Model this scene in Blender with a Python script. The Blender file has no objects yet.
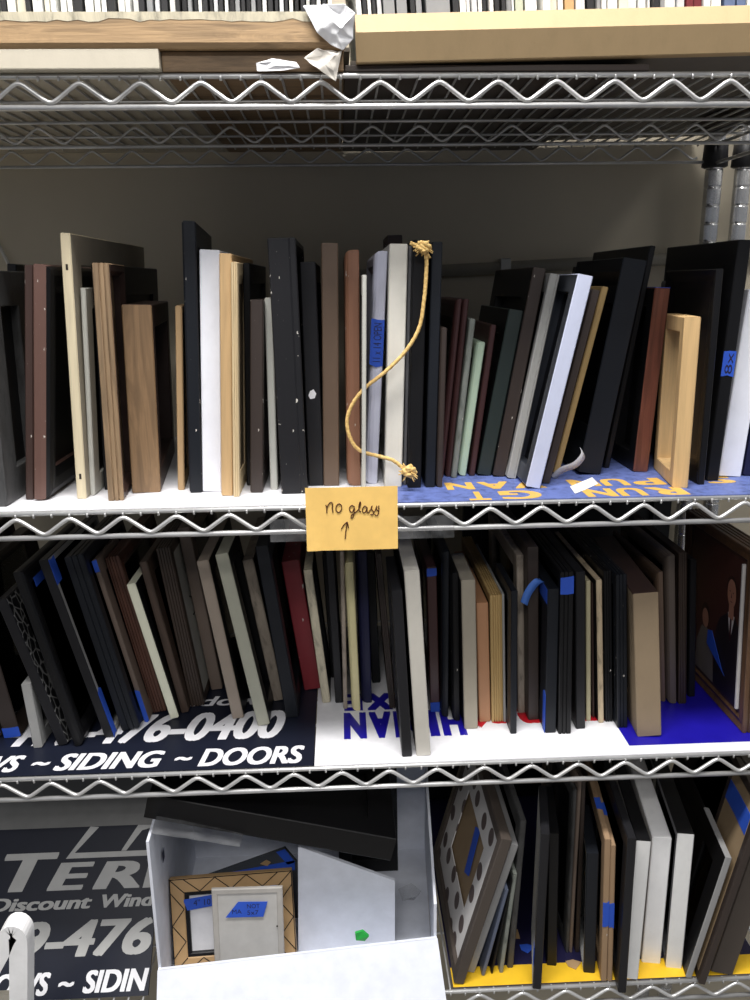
import bpy, bmesh, math, random
from mathutils import Vector, Matrix, noise
random.seed(7)
C = bpy.context.scene.collection
PI = math.pi
R = math.radians

# ------------------------------------------------------------------ materials
def lin(c):
    return tuple((x/255/12.92) if x/255 <= .04045 else ((x/255+.055)/1.055)**2.4 for x in c)
MATS = {}
def newmat(name):
    m = bpy.data.materials.new(name); m.use_nodes = True
    nt = m.node_tree; nt.nodes.clear()
    out = nt.nodes.new('ShaderNodeOutputMaterial'); b = nt.nodes.new('ShaderNodeBsdfPrincipled')
    nt.links.new(b.outputs[0], out.inputs[0])
    return m, nt, b
def ramp(nt, fac, stops, interp='LINEAR'):
    r = nt.nodes.new('ShaderNodeValToRGB'); r.color_ramp.interpolation = interp
    el = r.color_ramp.elements
    while len(el) < len(stops): el.new(.5)
    for e, (p, c) in zip(el, stops):
        e.position = p; e.color = (c[0], c[1], c[2], 1)
    nt.links.new(fac, r.inputs[0]); return r.outputs[0]
def coords(nt, scale=(1,1,1), kind='Object'):
    tc = nt.nodes.new('ShaderNodeTexCoord'); mp = nt.nodes.new('ShaderNodeMapping')
    mp.inputs['Scale'].default_value = scale
    nt.links.new(tc.outputs[kind], mp.inputs[0]); return mp.outputs[0]
def noisetex(nt, vec, scale, detail=4, rough=.55, dist=0):
    n = nt.nodes.new('ShaderNodeTexNoise'); n.inputs['Scale'].default_value = scale
    n.inputs['Detail'].default_value = detail; n.inputs['Roughness'].default_value = rough
    n.inputs['Distortion'].default_value = dist
    nt.links.new(vec, n.inputs['Vector']); return n.outputs['Fac']
def mixc(nt, fac, a, b):
    m = nt.nodes.new('ShaderNodeMix'); m.data_type = 'RGBA'
    nt.links.new(fac, m.inputs[0])
    for k, v in ((6, a), (7, b)):
        if isinstance(v, tuple): m.inputs[k].default_value = (*v[:3], 1)
        else: nt.links.new(v, m.inputs[k])
    return m.outputs[2]
def sc(c, k): return tuple(min(1, x*k) for x in c)
def bump(nt, b, h, s=.2, d=.001):
    n = nt.nodes.new('ShaderNodeBump'); n.inputs['Strength'].default_value = s; n.inputs['Distance'].default_value = d
    nt.links.new(h, n.inputs['Height']); nt.links.new(n.outputs[0], b.inputs['Normal'])

def mat(key, rgb, kind='paint', rough=.45, chips=0, spec=.5):
    """procedural surface: paint / wood / metal / distress / paper"""
    k = (key, kind, chips)
    if k in MATS: return MATS[k]
    m, nt, b = newmat(key + ('_worn' if chips else ''))
    c = lin(rgb)
    if sum(rgb) < 125: spec = .3
    b.inputs['Roughness'].default_value = rough
    b.inputs['Specular IOR Level'].default_value = spec
    if kind in ('wood', 'woodx'):
        v = coords(nt, (9, 9, 1.0) if kind == 'wood' else (1.6, 14, 14))
        n1 = noisetex(nt, v, 5, 5, .6, 1.6)
        v2 = coords(nt, (60, 60, 2.2) if kind == 'wood' else (2.2, 60, 60))
        n2 = noisetex(nt, v2, 9, 3, .6)
        c1 = ramp(nt, n1, [(.3, sc(c, .42)), (.46, sc(c,.8)), (.52, c), (.6, sc(c,.85)), (.72, sc(c, 1.2))])
        col = mixc(nt, ramp(nt, n2, [(.35, (0,0,0)), (.65, (.35,.35,.35))]), c1, sc(c, .55))
        bump(nt, b, n2, .25)
    elif kind == 'distress':
        v = coords(nt, (14, 14, 5))
        n1 = noisetex(nt, v, 6, 6, .65, .6)
        col = ramp(nt, n1, [(.32, sc(c, .45)), (.46, sc(c, .85)), (.56, c), (.75, sc(c, 1.15))])
        bump(nt, b, n1, .3)
    elif kind == 'metal':
        b.inputs['Metallic'].default_value = .9
        v = coords(nt, (30, 30, 4))
        n1 = noisetex(nt, v, 8, 3)
        col = ramp(nt, n1, [(.3, sc(c, .85)), (.7, sc(c, 1.1))])
    else:
        v = coords(nt, (8, 8, 5))
        n1 = noisetex(nt, v, 7, 5, .6)
        col = ramp(nt, n1, [(.28, sc(c, .93)), (.5, c), (.75, sc(c, 1.04))])
        n3 = noisetex(nt, coords(nt, (1,1,1)), 420, 2)
        bump(nt, b, n3, .08)
    if chips:
        n4 = noisetex(nt, coords(nt, (60, 60, 38)), 3.2 if chips == 1 else 2.2, 4, .6)
        msk = ramp(nt, n4, [(.0, (0,0,0)), (.67, (0,0,0)), (.69, (1,1,1))])
        col = mixc(nt, msk, col, lin((205, 200, 192)))
    nt.links.new(col, b.inputs['Base Color'])
    MATS[k] = m; return m

PAL = {
 'charcoal': ((72,72,72), 'distress', .5), 'black': ((19,19,21), 'paint', .4), 'black2': ((31,31,34), 'paint', .42),
 'blueblack': ((25,28,34), 'paint', .42), 'dkbrown': ((62,45,40), 'paint', .45), 'chestnut': ((94,62,50), 'wood', .45), 'walnut2': ((82,66,56), 'wood', .45), 'redbrown': ((98,72,64), 'paint', .45),
 'cream': ((212,199,168), 'wood2', .6), 'greige': ((160,152,136), 'paint', .55), 'palegrey': ((188,188,180), 'paint', .5),
 'barnwood': ((152,126,96), 'wood', .65), 'oakbox': ((138,110,80), 'wood', .5), 'tan': ((172,142,104), 'paint', .55),
 'white': ((236,238,246), 'paint', .4), 'birch': ((196,163,118), 'wood2', .5), 'pine': ((214,192,152), 'wood2', .5),
 'espresso': ((54,45,41), 'paint', .45), 'lavender': ((206,208,226), 'paint', .45), 'offwhite': ((224,221,211), 'paint', .5),
 'grey': ((105,105,108), 'paint', .45), 'brown': ((98,80,66), 'paint', .45), 'rust': ((134,95,74), 'paint', .42),
 'greygreen': ((132,137,130), 'distress', .5), 'mint': ((184,206,182), 'paint', .5), 'maroon': ((66,41,41), 'paint', .35),
 'darkgreen': ((38,48,46), 'paint', .42), 'silver': ((160,160,157), 'paint', .35), 'silverblue': ((196,202,224), 'paint', .35),
 'steel': ((98,103,114), 'metal', .4), 'goldwood': ((190,160,106), 'wood2', .5), 'mahogany': ((118,70,54), 'wood', .4),
 'pine2': ((208,174,124), 'wood2', .5), 'navy': ((30,32,62), 'paint', .4), 'greyboard': ((156,156,154), 'paint', .6),
 'pewter': ((74,74,76), 'scroll', .4), 'ivory': ((238,238,214), 'paint', .5), 'walnut': ((60,49,42), 'paint', .4),
 'taupe': ((114,100,90), 'paint', .42), 'taupe2': ((156,143,130), 'paint', .3), 'sage': ((168,168,152), 'paint', .45),
 'driftwood': ((160,148,134), 'distress', .55), 'crimson': ((134,44,52), 'paint', .4), 'driftcream': ((206,197,172), 'distress', .55),
 'butter': ((222,212,162), 'paint', .45), 'greywhite': ((196,192,182), 'paint', .5), 'terracotta': ((182,134,98), 'paint', .5),
 'olive': ((184,176,142), 'paint', .5), 'tanspeck': ((204,184,152), 'distress', .6), 'kraft': ((140,122,98), 'paint', .65),
 'greybrown': ((88,78,70), 'paint', .5), 'umber': ((74,66,60), 'paint', .5), 'steelgrey': ((146,146,146), 'paint', .4),
 'slateblue': ((96,104,124), 'paint', .4), 'cardboard': ((158,130,100), 'paint', .75), 'white2': ((230,230,228), 'paint', .5),
 'whitegloss': ((238,238,238), 'paint', .2), 'kraft2': ((150,128,98), 'paint', .75),
}
def pal(key, chips=0):
    rgb, kind, rough = PAL[key]
    if kind == 'scroll': return scroll_mat()
    if kind == 'wood2':
        k = (key, 'w2')
        if k in MATS: return MATS[k]
        m, nt, b = newmat(key); c = lin(rgb); b.inputs['Roughness'].default_value = rough
        n1 = noisetex(nt, coords(nt, (12, 12, 1.2)), 6, 4, .5, .8)
        col = ramp(nt, n1, [(.3, sc(c, .84)), (.5, c), (.7, sc(c, 1.08))])
        n2 = noisetex(nt, coords(nt, (90, 90, 3)), 6, 3)
        col = mixc(nt, ramp(nt, n2, [(.45, (0,0,0)), (.7, (.25,.25,.25))]), col, sc(c, .62))
        nt.links.new(col, b.inputs['Base Color']); MATS[k] = m; return m
    return mat(key, rgb, kind, rough, chips)
def scroll_mat():
    if 'scroll' in MATS: return MATS['scroll']
    m, nt, b = newmat('pewter_scroll'); b.inputs['Roughness'].default_value = .4
    v = nt.nodes.new('ShaderNodeTexVoronoi'); v.feature = 'DISTANCE_TO_EDGE'; v.inputs['Scale'].default_value = 95
    nt.links.new(coords(nt, (1, 1, .7)), v.inputs['Vector'])
    col = ramp(nt, v.outputs[0], [(.0, lin((150,150,148))), (.05, lin((110,110,110))), (.09, lin((30,30,32)))])
    nt.links.new(col, b.inputs['Base Color']); bump(nt, b, v.outputs[0], .6, .002)
    MATS['scroll'] = m; return m
def plain(key, rgb, rough=.5, metallic=0., spec=.5):
    if key in MATS: return MATS[key]
    m, nt, b = newmat(key); c = lin(rgb)
    n1 = noisetex(nt, coords(nt, (5,5,5)), 9, 4)
    nt.links.new(ramp(nt, n1, [(.3, sc(c, .92)), (.7, sc(c, 1.05))]), b.inputs['Base Color'])
    b.inputs['Roughness'].default_value = rough; b.inputs['Metallic'].default_value = metallic
    b.inputs['Specular IOR Level'].default_value = spec
    MATS[key] = m; return m
def dots_mat():
    if 'dots' in MATS: return MATS['dots']
    m, nt, b = newmat('polka_dot_paper'); b.inputs['Roughness'].default_value = .6
    v = nt.nodes.new('ShaderNodeTexVoronoi'); v.inputs['Scale'].default_value = 23; v.inputs['Randomness'].default_value = .35
    v.voronoi_dimensions = '2D'
    tc = nt.nodes.new('ShaderNodeTexCoord'); sx = nt.nodes.new('ShaderNodeSeparateXYZ'); cx = nt.nodes.new('ShaderNodeCombineXYZ')
    nt.links.new(tc.outputs['Object'], sx.inputs[0]); nt.links.new(sx.outputs[1], cx.inputs[0]); nt.links.new(sx.outputs[2], cx.inputs[1])
    nt.links.new(cx.outputs[0], v.inputs['Vector'])
    col = ramp(nt, v.outputs['Distance'], [(.0, lin((92,80,78))), (.25, lin((92,80,78))), (.27, lin((214,212,210)))], 'LINEAR')
    nt.links.new(col, b.inputs['Base Color']); MATS['dots'] = m; return m
def glass_mat():
    if 'glass' in MATS: return MATS['glass']
    m, nt, b = newmat('clear_glass'); nt.nodes.remove(b)
    out = [n for n in nt.nodes if n.type == 'OUTPUT_MATERIAL'][0]
    tr = nt.nodes.new('ShaderNodeBsdfTransparent'); tr.inputs[0].default_value = (.93, .95, .94, 1)
    gl = nt.nodes.new('ShaderNodeBsdfGlossy'); gl.inputs['Roughness'].default_value = .05
    fr = nt.nodes.new('ShaderNodeFresnel'); mx = nt.nodes.new('ShaderNodeMixShader')
    nt.links.new(fr.outputs[0], mx.inputs[0]); nt.links.new(tr.outputs[0], mx.inputs[1]); nt.links.new(gl.outputs[0], mx.inputs[2])
    nt.links.new(mx.outputs[0], out.inputs[0]); MATS['glass'] = m; return m
def film_mat():
    if 'film' in MATS: return MATS['film']
    m, nt, b = newmat('clear_plastic_film'); nt.nodes.remove(b)
    out = [n for n in nt.nodes if n.type == 'OUTPUT_MATERIAL'][0]
    tr = nt.nodes.new('ShaderNodeBsdfTransparent'); tr.inputs[0].default_value = (.9, .9, .9, 1)
    gl = nt.nodes.new('ShaderNodeBsdfPrincipled'); gl.inputs['Base Color'].default_value = (.55,.56,.58,1); gl.inputs['Roughness'].default_value = .15
    n = noisetex(nt, coords(nt, (1,1,1)), 25, 4)
    f = ramp(nt, n, [(.35, (.02,.02,.02)), (.7, (.16,.16,.16))])
    mx = nt.nodes.new('ShaderNodeMixShader')
    nt.links.new(f, mx.inputs[0]); nt.links.new(tr.outputs[0], mx.inputs[1]); nt.links.new(gl.outputs[0], mx.inputs[2])
    nt.links.new(mx.outputs[0], out.inputs[0]); MATS['film'] = m; return m
def chrome():
    if 'chrome' in MATS: return MATS['chrome']
    m, nt, b = newmat('chrome_wire'); b.inputs['Metallic'].default_value = .6; b.inputs['Roughness'].default_value = .36
    n1 = noisetex(nt, coords(nt, (1,1,1)), 30, 4)
    nt.links.new(ramp(nt, n1, [(.3, lin((200,200,200))), (.7, lin((228,228,226)))]), b.inputs['Base Color'])
    MATS['chrome'] = m; return m
def post_chrome():
    if 'post' in MATS: return MATS['post']
    m, nt, b = newmat('polished_post'); b.inputs['Metallic'].default_value = .8; b.inputs['Roughness'].default_value = .24
    n1 = noisetex(nt, coords(nt, (1,1,1)), 20, 3)
    nt.links.new(ramp(nt, n1, [(.3, lin((205,205,205))), (.7, lin((236,236,234)))]), b.inputs['Base Color'])
    MATS['post'] = m; return m
TAPE = lambda: plain('blue_painters_tape', (40, 84, 194), .6)
INK = lambda: plain('dark_ink', (24, 24, 60), .6)

# ------------------------------------------------------------------ mesh helpers
def obj(name, bm, mats, parent=None, loc=None, rot=None, smooth=False):
    me = bpy.data.meshes.new(name)
    bmesh.ops.recalc_face_normals(bm, faces=bm.faces)
    bm.to_mesh(me); bm.free()
    for m in (mats if isinstance(mats, (list, tuple)) else [mats]): me.materials.append(m)
    if smooth:
        for p in me.polygons: p.use_smooth = True
    o = bpy.data.objects.new(name, me); C.objects.link(o)
    if parent is not None: o.parent = parent
    if loc is not None: o.location = loc
    if rot is not None: o.rotation_euler = rot
    return o
def tag(o, label=None, cat=None, group=None, kind=None):
    if label: o['label'] = label
    if cat: o['category'] = cat
    if group: o['group'] = group
    if kind: o['kind'] = kind
    return o
def empty(name, M, label, cat, group=None):
    o = bpy.data.objects.new(name, None); C.objects.link(o); o.empty_display_size = .02
    o.matrix_world = M
    return tag(o, label, cat, group)
def box(bm, x0, x1, y0, y1, z0, z1, bev=0, mi=0):
    vs = [bm.verts.new((x, y, z)) for x in (x0, x1) for y in (y0, y1) for z in (z0, z1)]
    fs = []
    for q in ((0,1,3,2), (4,6,7,5), (0,4,5,1), (2,3,7,6), (0,2,6,4), (1,5,7,3)):
        f = bm.faces.new([vs[i] for i in q]); f.material_index = mi; fs.append(f)
    if bev:
        es = list({e for f in fs for e in f.edges})
        bmesh.ops.bevel(bm, geom=es, offset=bev, segments=2, affect='EDGES', profile=.6)
    return bm
def prism(bm, pts, thick, axis):
    """pts: 3D polygon, extruded by vector axis*thick"""
    a = Vector(axis)*thick
    lo = [bm.verts.new(p) for p in pts]; hi = [bm.verts.new(Vector(p)+a) for p in pts]
    bm.faces.new(lo); bm.faces.new(hi[::-1])
    n = len(pts)
    for i in range(n): bm.faces.new((lo[i], hi[i], hi[(i+1) % n], lo[(i+1) % n]))
    return bm
def tube(bm, pts, r, n=8, cap=True, mi=0):
    pts = [Vector(p) for p in pts]; rings = []
    up = None
    for i, p in enumerate(pts):
        a = pts[max(i-1, 0)]; b = pts[min(i+1, len(pts)-1)]
        d = (b-a).normalized()
        if up is None or abs(up.dot(d)) > .98:
            up = Vector((0,0,1)) if abs(d.z) < .9 else Vector((0,1,0))
        s = d.cross(up).normalized(); u = s.cross(d).normalized(); up = u
        rr = r[i] if isinstance(r, (list, tuple)) else r
        rings.append([bm.verts.new(p + (s*math.cos(2*PI*k/n) + u*math.sin(2*PI*k/n))*rr) for k in range(n)])
    for i in range(len(rings)-1):
        for k in range(n):
            f = bm.faces.new((rings[i][k], rings[i][(k+1) % n], rings[i+1][(k+1) % n], rings[i+1][k])); f.smooth = True; f.material_index = mi
    if cap:
        for q in (rings[0][::-1], rings[-1]):
            f = bm.faces.new(q); f.material_index = mi
    return bm
def smooth_path(pts, k=6):
    out = []
    P = [Vector(p) for p in pts]
    for i in range(len(P)-1):
        p0 = P[max(i-1,0)]; p1 = P[i]; p2 = P[i+1]; p3 = P[min(i+2, len(P)-1)]
        for j in range(k):
            t = j/k
            out.append(.5*((2*p1)+(-p0+p2)*t+(2*p0-5*p1+4*p2-p3)*t*t+(-p0+3*p1-3*p2+p3)*t**3))
    out.append(P[-1]); return out
def lathe(bm, prof, n=20, cx=0, cy=0):
    rings = []
    for r, z in prof:
        rings.append([bm.verts.new((cx+r*math.cos(2*PI*k/n), cy+r*math.sin(2*PI*k/n), z)) for k in range(n)])
    for i in range(len(rings)-1):
        for k in range(n):
            f = bm.faces.new((rings[i][k], rings[i][(k+1) % n], rings[i+1][(k+1) % n], rings[i+1][k])); f.smooth = True
    bm.faces.new(rings[0][::-1]); bm.faces.new(rings[-1])
    return bm
_DG = {}
def text_bm(s, bbox, M, shear=0., bold=0., depth=.0003):
    """text mesh fitted to bbox (x0,x1,y0,y1) of its plane, then moved by matrix M (x right, y up in the plane, z out of it)"""
    cu = bpy.data.curves.new('lettering', 'FONT'); cu.body = s; cu.shear = shear; cu.resolution_u = 4
    ob = bpy.data.objects.new('lettering', cu); C.objects.link(ob)
    me = bpy.data.meshes.new_from_object(ob.evaluated_get(bpy.context.evaluated_depsgraph_get()))
    C.objects.unlink(ob); bpy.data.objects.remove(ob); bpy.data.curves.remove(cu)
    bm = bmesh.new(); bm.from_mesh(me); bpy.data.meshes.remove(me)
    if bold:
        src = bm.copy(); k = 0
        for dx, dy in ((-.5,0),(.5,0),(-.25,.2),(.25,.2),(-.25,-.2),(.25,-.2),(.5,.25),(-.5,-.25),(.5,-.25),(-.5,.25)):
            k += 1; b2 = src.copy(); b2.transform(Matrix.Translation((dx*bold*2.2, dy*bold*2.2, k*1e-5)))
            m2 = bpy.data.meshes.new('tmp'); b2.to_mesh(m2); b2.free(); bm.from_mesh(m2); bpy.data.meshes.remove(m2)
        src.free()
    xs = [v.co.x for v in bm.verts]; ys = [v.co.y for v in bm.verts]
    x0, x1, y0, y1 = bbox
    ax, bx, ay, by = min(xs), max(xs), min(ys), max(ys)
    for v in bm.verts:
        v.co.x = x0 + (v.co.x-ax)/(bx-ax)*(x1-x0)
        v.co.y = y0 + (v.co.y-ay)/(by-ay)*(y1-y0)
    if bold: depth = 0
    if depth:
      r = bmesh.ops.extrude_face_region(bm, geom=bm.faces[:])
      for v in r['geom']:
        if isinstance(v, bmesh.types.BMVert): v.co.z += depth
    else:
      for v in bm.verts: v.co.z += .0002
    bm.transform(M)
    return bm
def join(bms):
    b = bmesh.new()
    for x in bms:
        me = bpy.data.meshes.new('tmp'); x.to_mesh(me); x.free(); b.from_mesh(me); bpy.data.meshes.remove(me)
    return b
TIER1 = [
(-0.3683,0.0191,1.42,0.00,0.2454,0.0133,0.1228,'charcoal','weathered charcoal picture frame leaning left at the left end of the upper shelf',{'prof': 'flat', 'w': 0.04, 'bc': 'black', 'fs': 1}),
(-0.5074,0.1350,30.46,0.00,0.2669,0.0069,0.0500,'charcoal','thin charcoal frame tilted steeply right with blue tape at its top end',{'prof': 'flat', 'tape': [('spine', 0.84, 1.0)]}),
(-0.4168,0.2000,5.02,0.00,0.2562,0.0115,0.1600,'black','black frame standing far back behind the weathered charcoal one at left end',{'fs': 1, 'hook': 1}),
(-0.3480,0.0466,6.58,0.00,0.2515,0.0089,0.2142,'dkbrown','slim dark brown frame pressed against the left side of a wider reddish brown frame',{'prof': 'flat', 'chips': 1}),
(-0.3323,0.0409,6.54,0.00,0.2511,0.0179,0.2143,'redbrown','chipped reddish brown frame with rounded top, left of the tall cream frame',{'prof': 'round', 'chips': 1, 'fc': 'black', 'bc': 'black', 'fs': 1, 'w': 0.03}),
(-0.2907,0.0457,2.44,0.00,0.2813,0.0105,0.3300,'cream','tall unfinished cream wood frame with two nail holes leaning left',{'w': 0.032, 'open': 1, 'prof': 'flat', 'fc': 'greige', 'nail': 1, 'fs': 1}),
(-0.2828,0.0600,3.12,0.00,0.2268,0.0056,0.1000,'palegrey','thin pale grey board frame half hidden right of the tall cream frame',{'prof': 'flat'}),
(-0.2729,0.0850,2.20,0.00,0.2515,0.0074,0.3000,'black','wide black frame standing behind the rustic wood frames, only its top showing',{'w': 0.035, 'fs': 1, 'prof': 'flat'}),
(-0.2497,0.0333,1.63,-5.00,0.2509,0.0168,0.1000,'barnwood','grooved rustic brown wood frame leaning against a deep wooden frame',{'prof': 'groove', 'w': 0.012, 'fs': 1, 'fc': 'dkbrown'}),
(-0.2240,0.0666,1.78,-7.00,0.2079,0.0316,0.2300,'oakbox','deep brown wood shadow box frame, widest piece near the left end of the upper shelf',{'prof': 'flat', 'w': 0.025, 'fc': 'dkbrown', 'tc': 'dkbrown', 'bc': 'black', 'fs': 1}),
(-0.1864,0.0750,3.36,-6.00,0.2065,0.0075,0.1000,'tan','thin tan frame squeezed left of the tall black frame with the white one',{'prof': 'flat', 'w': 0.008}),
(-0.1673,0.0611,2.39,-5.00,0.2928,0.0144,0.2700,'blueblack','tallest black frame on the upper shelf, left of the wide white one',{'prof': 'cham', 'w': 0.03, 'fs': 1, 'bc': 'black', 'chips': 1}),
(-0.1496,0.0641,3.09,0.00,0.2636,0.0217,0.2400,'white','wide bright white frame beside the tallest black frame',{'prof': 'flat'}),
(-0.1299,0.0440,3.00,0.00,0.2593,0.0127,0.2200,'birch','plain tan birch frame right of the wide white frame',{'prof': 'flat'}),
(-0.1190,0.0384,2.67,0.00,0.2507,0.0066,0.1000,'pine','slim two layer pale pine frame right of the plain tan birch frame',{'prof': 'groove'}),
(-0.1090,0.0900,2.01,0.00,0.2507,0.0080,0.2000,'black','black frame showing its top corner behind the slim pine and dark brown frames',{}),
(-0.0982,0.0548,2.95,0.00,0.2117,0.0141,0.1000,'espresso','short espresso brown frame with rough speckled edge, left of a thin white wedge',{'prof': 'flat', 'chips': 1}),
(-0.0792,0.0670,0.81,0.00,0.2136,0.0084,0.2000,'palegrey','thin white wedge shaped frame leaning on the wide black scooped frame',{'prof': 'flat'}),
(-0.0548,0.0461,-0.71,0.00,0.2739,0.0293,0.2038,'black2','wide black frame with scooped profile and chipped corners leaning left',{'prof': 'scoop', 'w': 0.05, 'chips': 1}),
(-0.0314,0.0814,-0.36,0.00,0.2507,0.0173,0.2200,'black2','black frame with a white sticker scrap on its edge, right of the scooped frame',{'prof': 'flat', 'sticker': 1}),
(-0.0138,0.0797,1.11,0.00,0.2700,0.0183,0.2400,'brown','tall mid brown frame with carved dark face standing above the yellow note',{'prof': 'flat', 'fc': 'dkbrown', 'fs': 1}),
(0.0123,0.0772,0.57,0.00,0.2625,0.0162,0.2200,'rust','rust brown frame with rounded top right of the tall mid brown frame',{'prof': 'round', 'chips': 1}),
(0.0225,0.0300,1.10,0.00,0.2359,0.0044,0.1000,'palegrey','thin grey frame sunk between the rust brown and lavender white frames',{'prof': 'flat'}),
(0.0322,0.0851,3.27,0.00,0.2615,0.0150,0.2400,'lavender','lavender white frame with handwritten blue tape on its edge',{'prof': 'round', 'tape': [('spine', 0.52, 0.725, '11 x 14 OPEN')]}),
(0.0573,0.0681,1.73,0.00,0.2676,0.0198,0.2400,'offwhite','broad white frame right of the lavender one with blue tape',{'prof': 'flat'}),
(0.0712,0.0764,1.58,0.00,0.2660,0.0038,0.2000,'grey','slim dark grey frame between the broad white frame and the roped black frame',{'prof': 'flat'}),
(0.0836,0.3100,-1.30,0.00,0.2897,0.0210,0.0979,'dkbrown','dark brown frame with worn top peeking over the roped black frame',{'chips': 1}),
(0.0813,0.0610,1.43,0.00,0.2712,0.0152,0.2400,'black','black frame tied with yellow rope, left of its matching black neighbour',{'prof': 'flat'}),
(0.0997,0.0618,1.37,0.00,0.2690,0.0114,0.2500,'blueblack','smooth black frame right of the roped black frame, beside thin maroon frames',{'prof': 'flat'}),
(0.1097,0.0600,1.26,0.00,0.1793,0.0074,0.1000,'espresso','short espresso frame in the gap left of the twin maroon frames',{}),
(0.1169,0.1075,5.36,0.00,0.2095,0.0075,0.1800,'maroon','first of two twin thin maroon frames leaning right, the one further left',{'prof': 'round'}),
(0.1264,0.1119,5.16,0.00,0.2093,0.0073,0.1800,'maroon','second of two twin thin maroon frames leaning right, beside the pitted grey frame',{'prof': 'round'}),
(0.1332,0.1059,5.93,0.00,0.1872,0.0067,0.1800,'greygreen','pitted grey green frame leaning right, between maroon and pale mint frames',{'prof': 'flat', 'chips': 1}),
(0.1436,0.1155,7.33,0.00,0.1604,0.0107,0.1600,'mint','short pale mint green frame with rounded top leaning right',{'prof': 'round'}),
(0.1563,0.1142,7.06,0.00,0.1800,0.0068,0.1700,'maroon','single thin maroon frame right of the pale mint frame',{'prof': 'flat'}),
(0.1707,0.1128,9.71,0.00,0.1970,0.0170,0.1900,'darkgreen','dark green black frame with black face leaning right',{'prof': 'flat', 'fc': 'black', 'bc': 'black', 'fs': -1, 'w': 0.03}),
(0.1875,0.1058,9.50,0.00,0.2440,0.0147,0.2300,'espresso','tall dark espresso frame with scuffs leaning right, left of the brushed silver frame',{'prof': 'flat', 'fc': 'black', 'bc': 'black', 'fs': -1, 'w': 0.035, 'chips': 1}),
(0.2004,0.0941,10.26,0.00,0.2376,0.0112,0.2000,'silver','narrow brushed silver metal frame leaning right',{'prof': 'metal', 'w': 0.02}),
(0.2569,0.3000,14.03,0.00,0.2383,0.0106,0.1000,'black','black frame sunk behind the gap of the two silver frames',{}),  # added frame standing in for the shadow between the silver frames
(0.2145,0.0438,11.76,0.00,0.2361,0.0168,0.1000,'silverblue','wide pale silver frame leaning right over the blue liner',{'prof': 'flat', 'fc': 'steel', 'fs': -1, 'w': 0.02}),
(0.2348,0.0657,12.22,0.00,0.2213,0.0092,0.2000,'espresso','thin dark frame right of the wide pale silver frame',{'prof': 'flat'}),
(0.2596,0.1148,12.26,0.00,0.2243,0.0076,0.1800,'goldwood','thin gold wood frame leaning right before the big black frames',{'prof': 'flat'}),
(0.3201,0.2900,8.20,0.00,0.2485,0.0105,0.1194,'charcoal','charcoal frame whose grey corner tops the thin gold wood frame',{}),
(0.3298,0.1400,8.38,0.00,0.2679,0.0070,0.2200,'black','largest black frame standing behind, its long top edge sloping above the others',{'fs': -1, 'w': 0.04}),
(0.2975,0.1056,9.02,0.00,0.2510,0.0280,0.1869,'blueblack','broad blue black frame leaning right, left of the red brown one with taped top',{'prof': 'scoop2', 'w': 0.05}),
(0.3639,0.1153,2.78,0.00,0.2177,0.0182,0.1000,'mahogany','red brown mahogany frame with blue tape across its top end',{'prof': 'flat', 'fc': 'black', 'bc': 'black', 'tape': [('top', 0, 0.03)]}),
(0.3792,0.0327,-0.49,9.00,0.1882,0.0171,0.1000,'pine2','open natural pine frame with no backing, leaning right near the post',{'prof': 'flat', 'w': 0.017, 'open': 1, 'fs': -1}),
(0.4086,0.0450,-0.15,0.00,0.2376,0.0079,0.1397,'black','black frame with rounded upper corner directly behind the open pine frame',{'fs': -1}),
(0.4186,0.0727,0.28,0.00,0.2255,0.0076,0.1600,'charcoal','narrow charcoal frame with scuffed top between pine and tagged frames',{'prof': 'round'}),
(0.4295,0.0619,2.36,0.00,0.2675,0.0144,0.2000,'black','big black frame with a blue tag, left of the white frame at right end',{'prof': 'flat', 'fs': -1, 'w': 0.035, 'bc': 'black', 'tape': [('spine', 0.45, 0.56, '8x')]}),
(0.4582,0.0793,3.76,0.00,0.2142,0.0273,0.2400,'white','wide white frame leaning right at the right end of the upper shelf',{'prof': 'flat'}),
(0.4868,0.0817,4.02,0.00,0.2031,0.0219,0.2000,'navy','navy frame cut off by the picture edge at the right end of the upper shelf',{'prof': 'flat'}),
]
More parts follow.
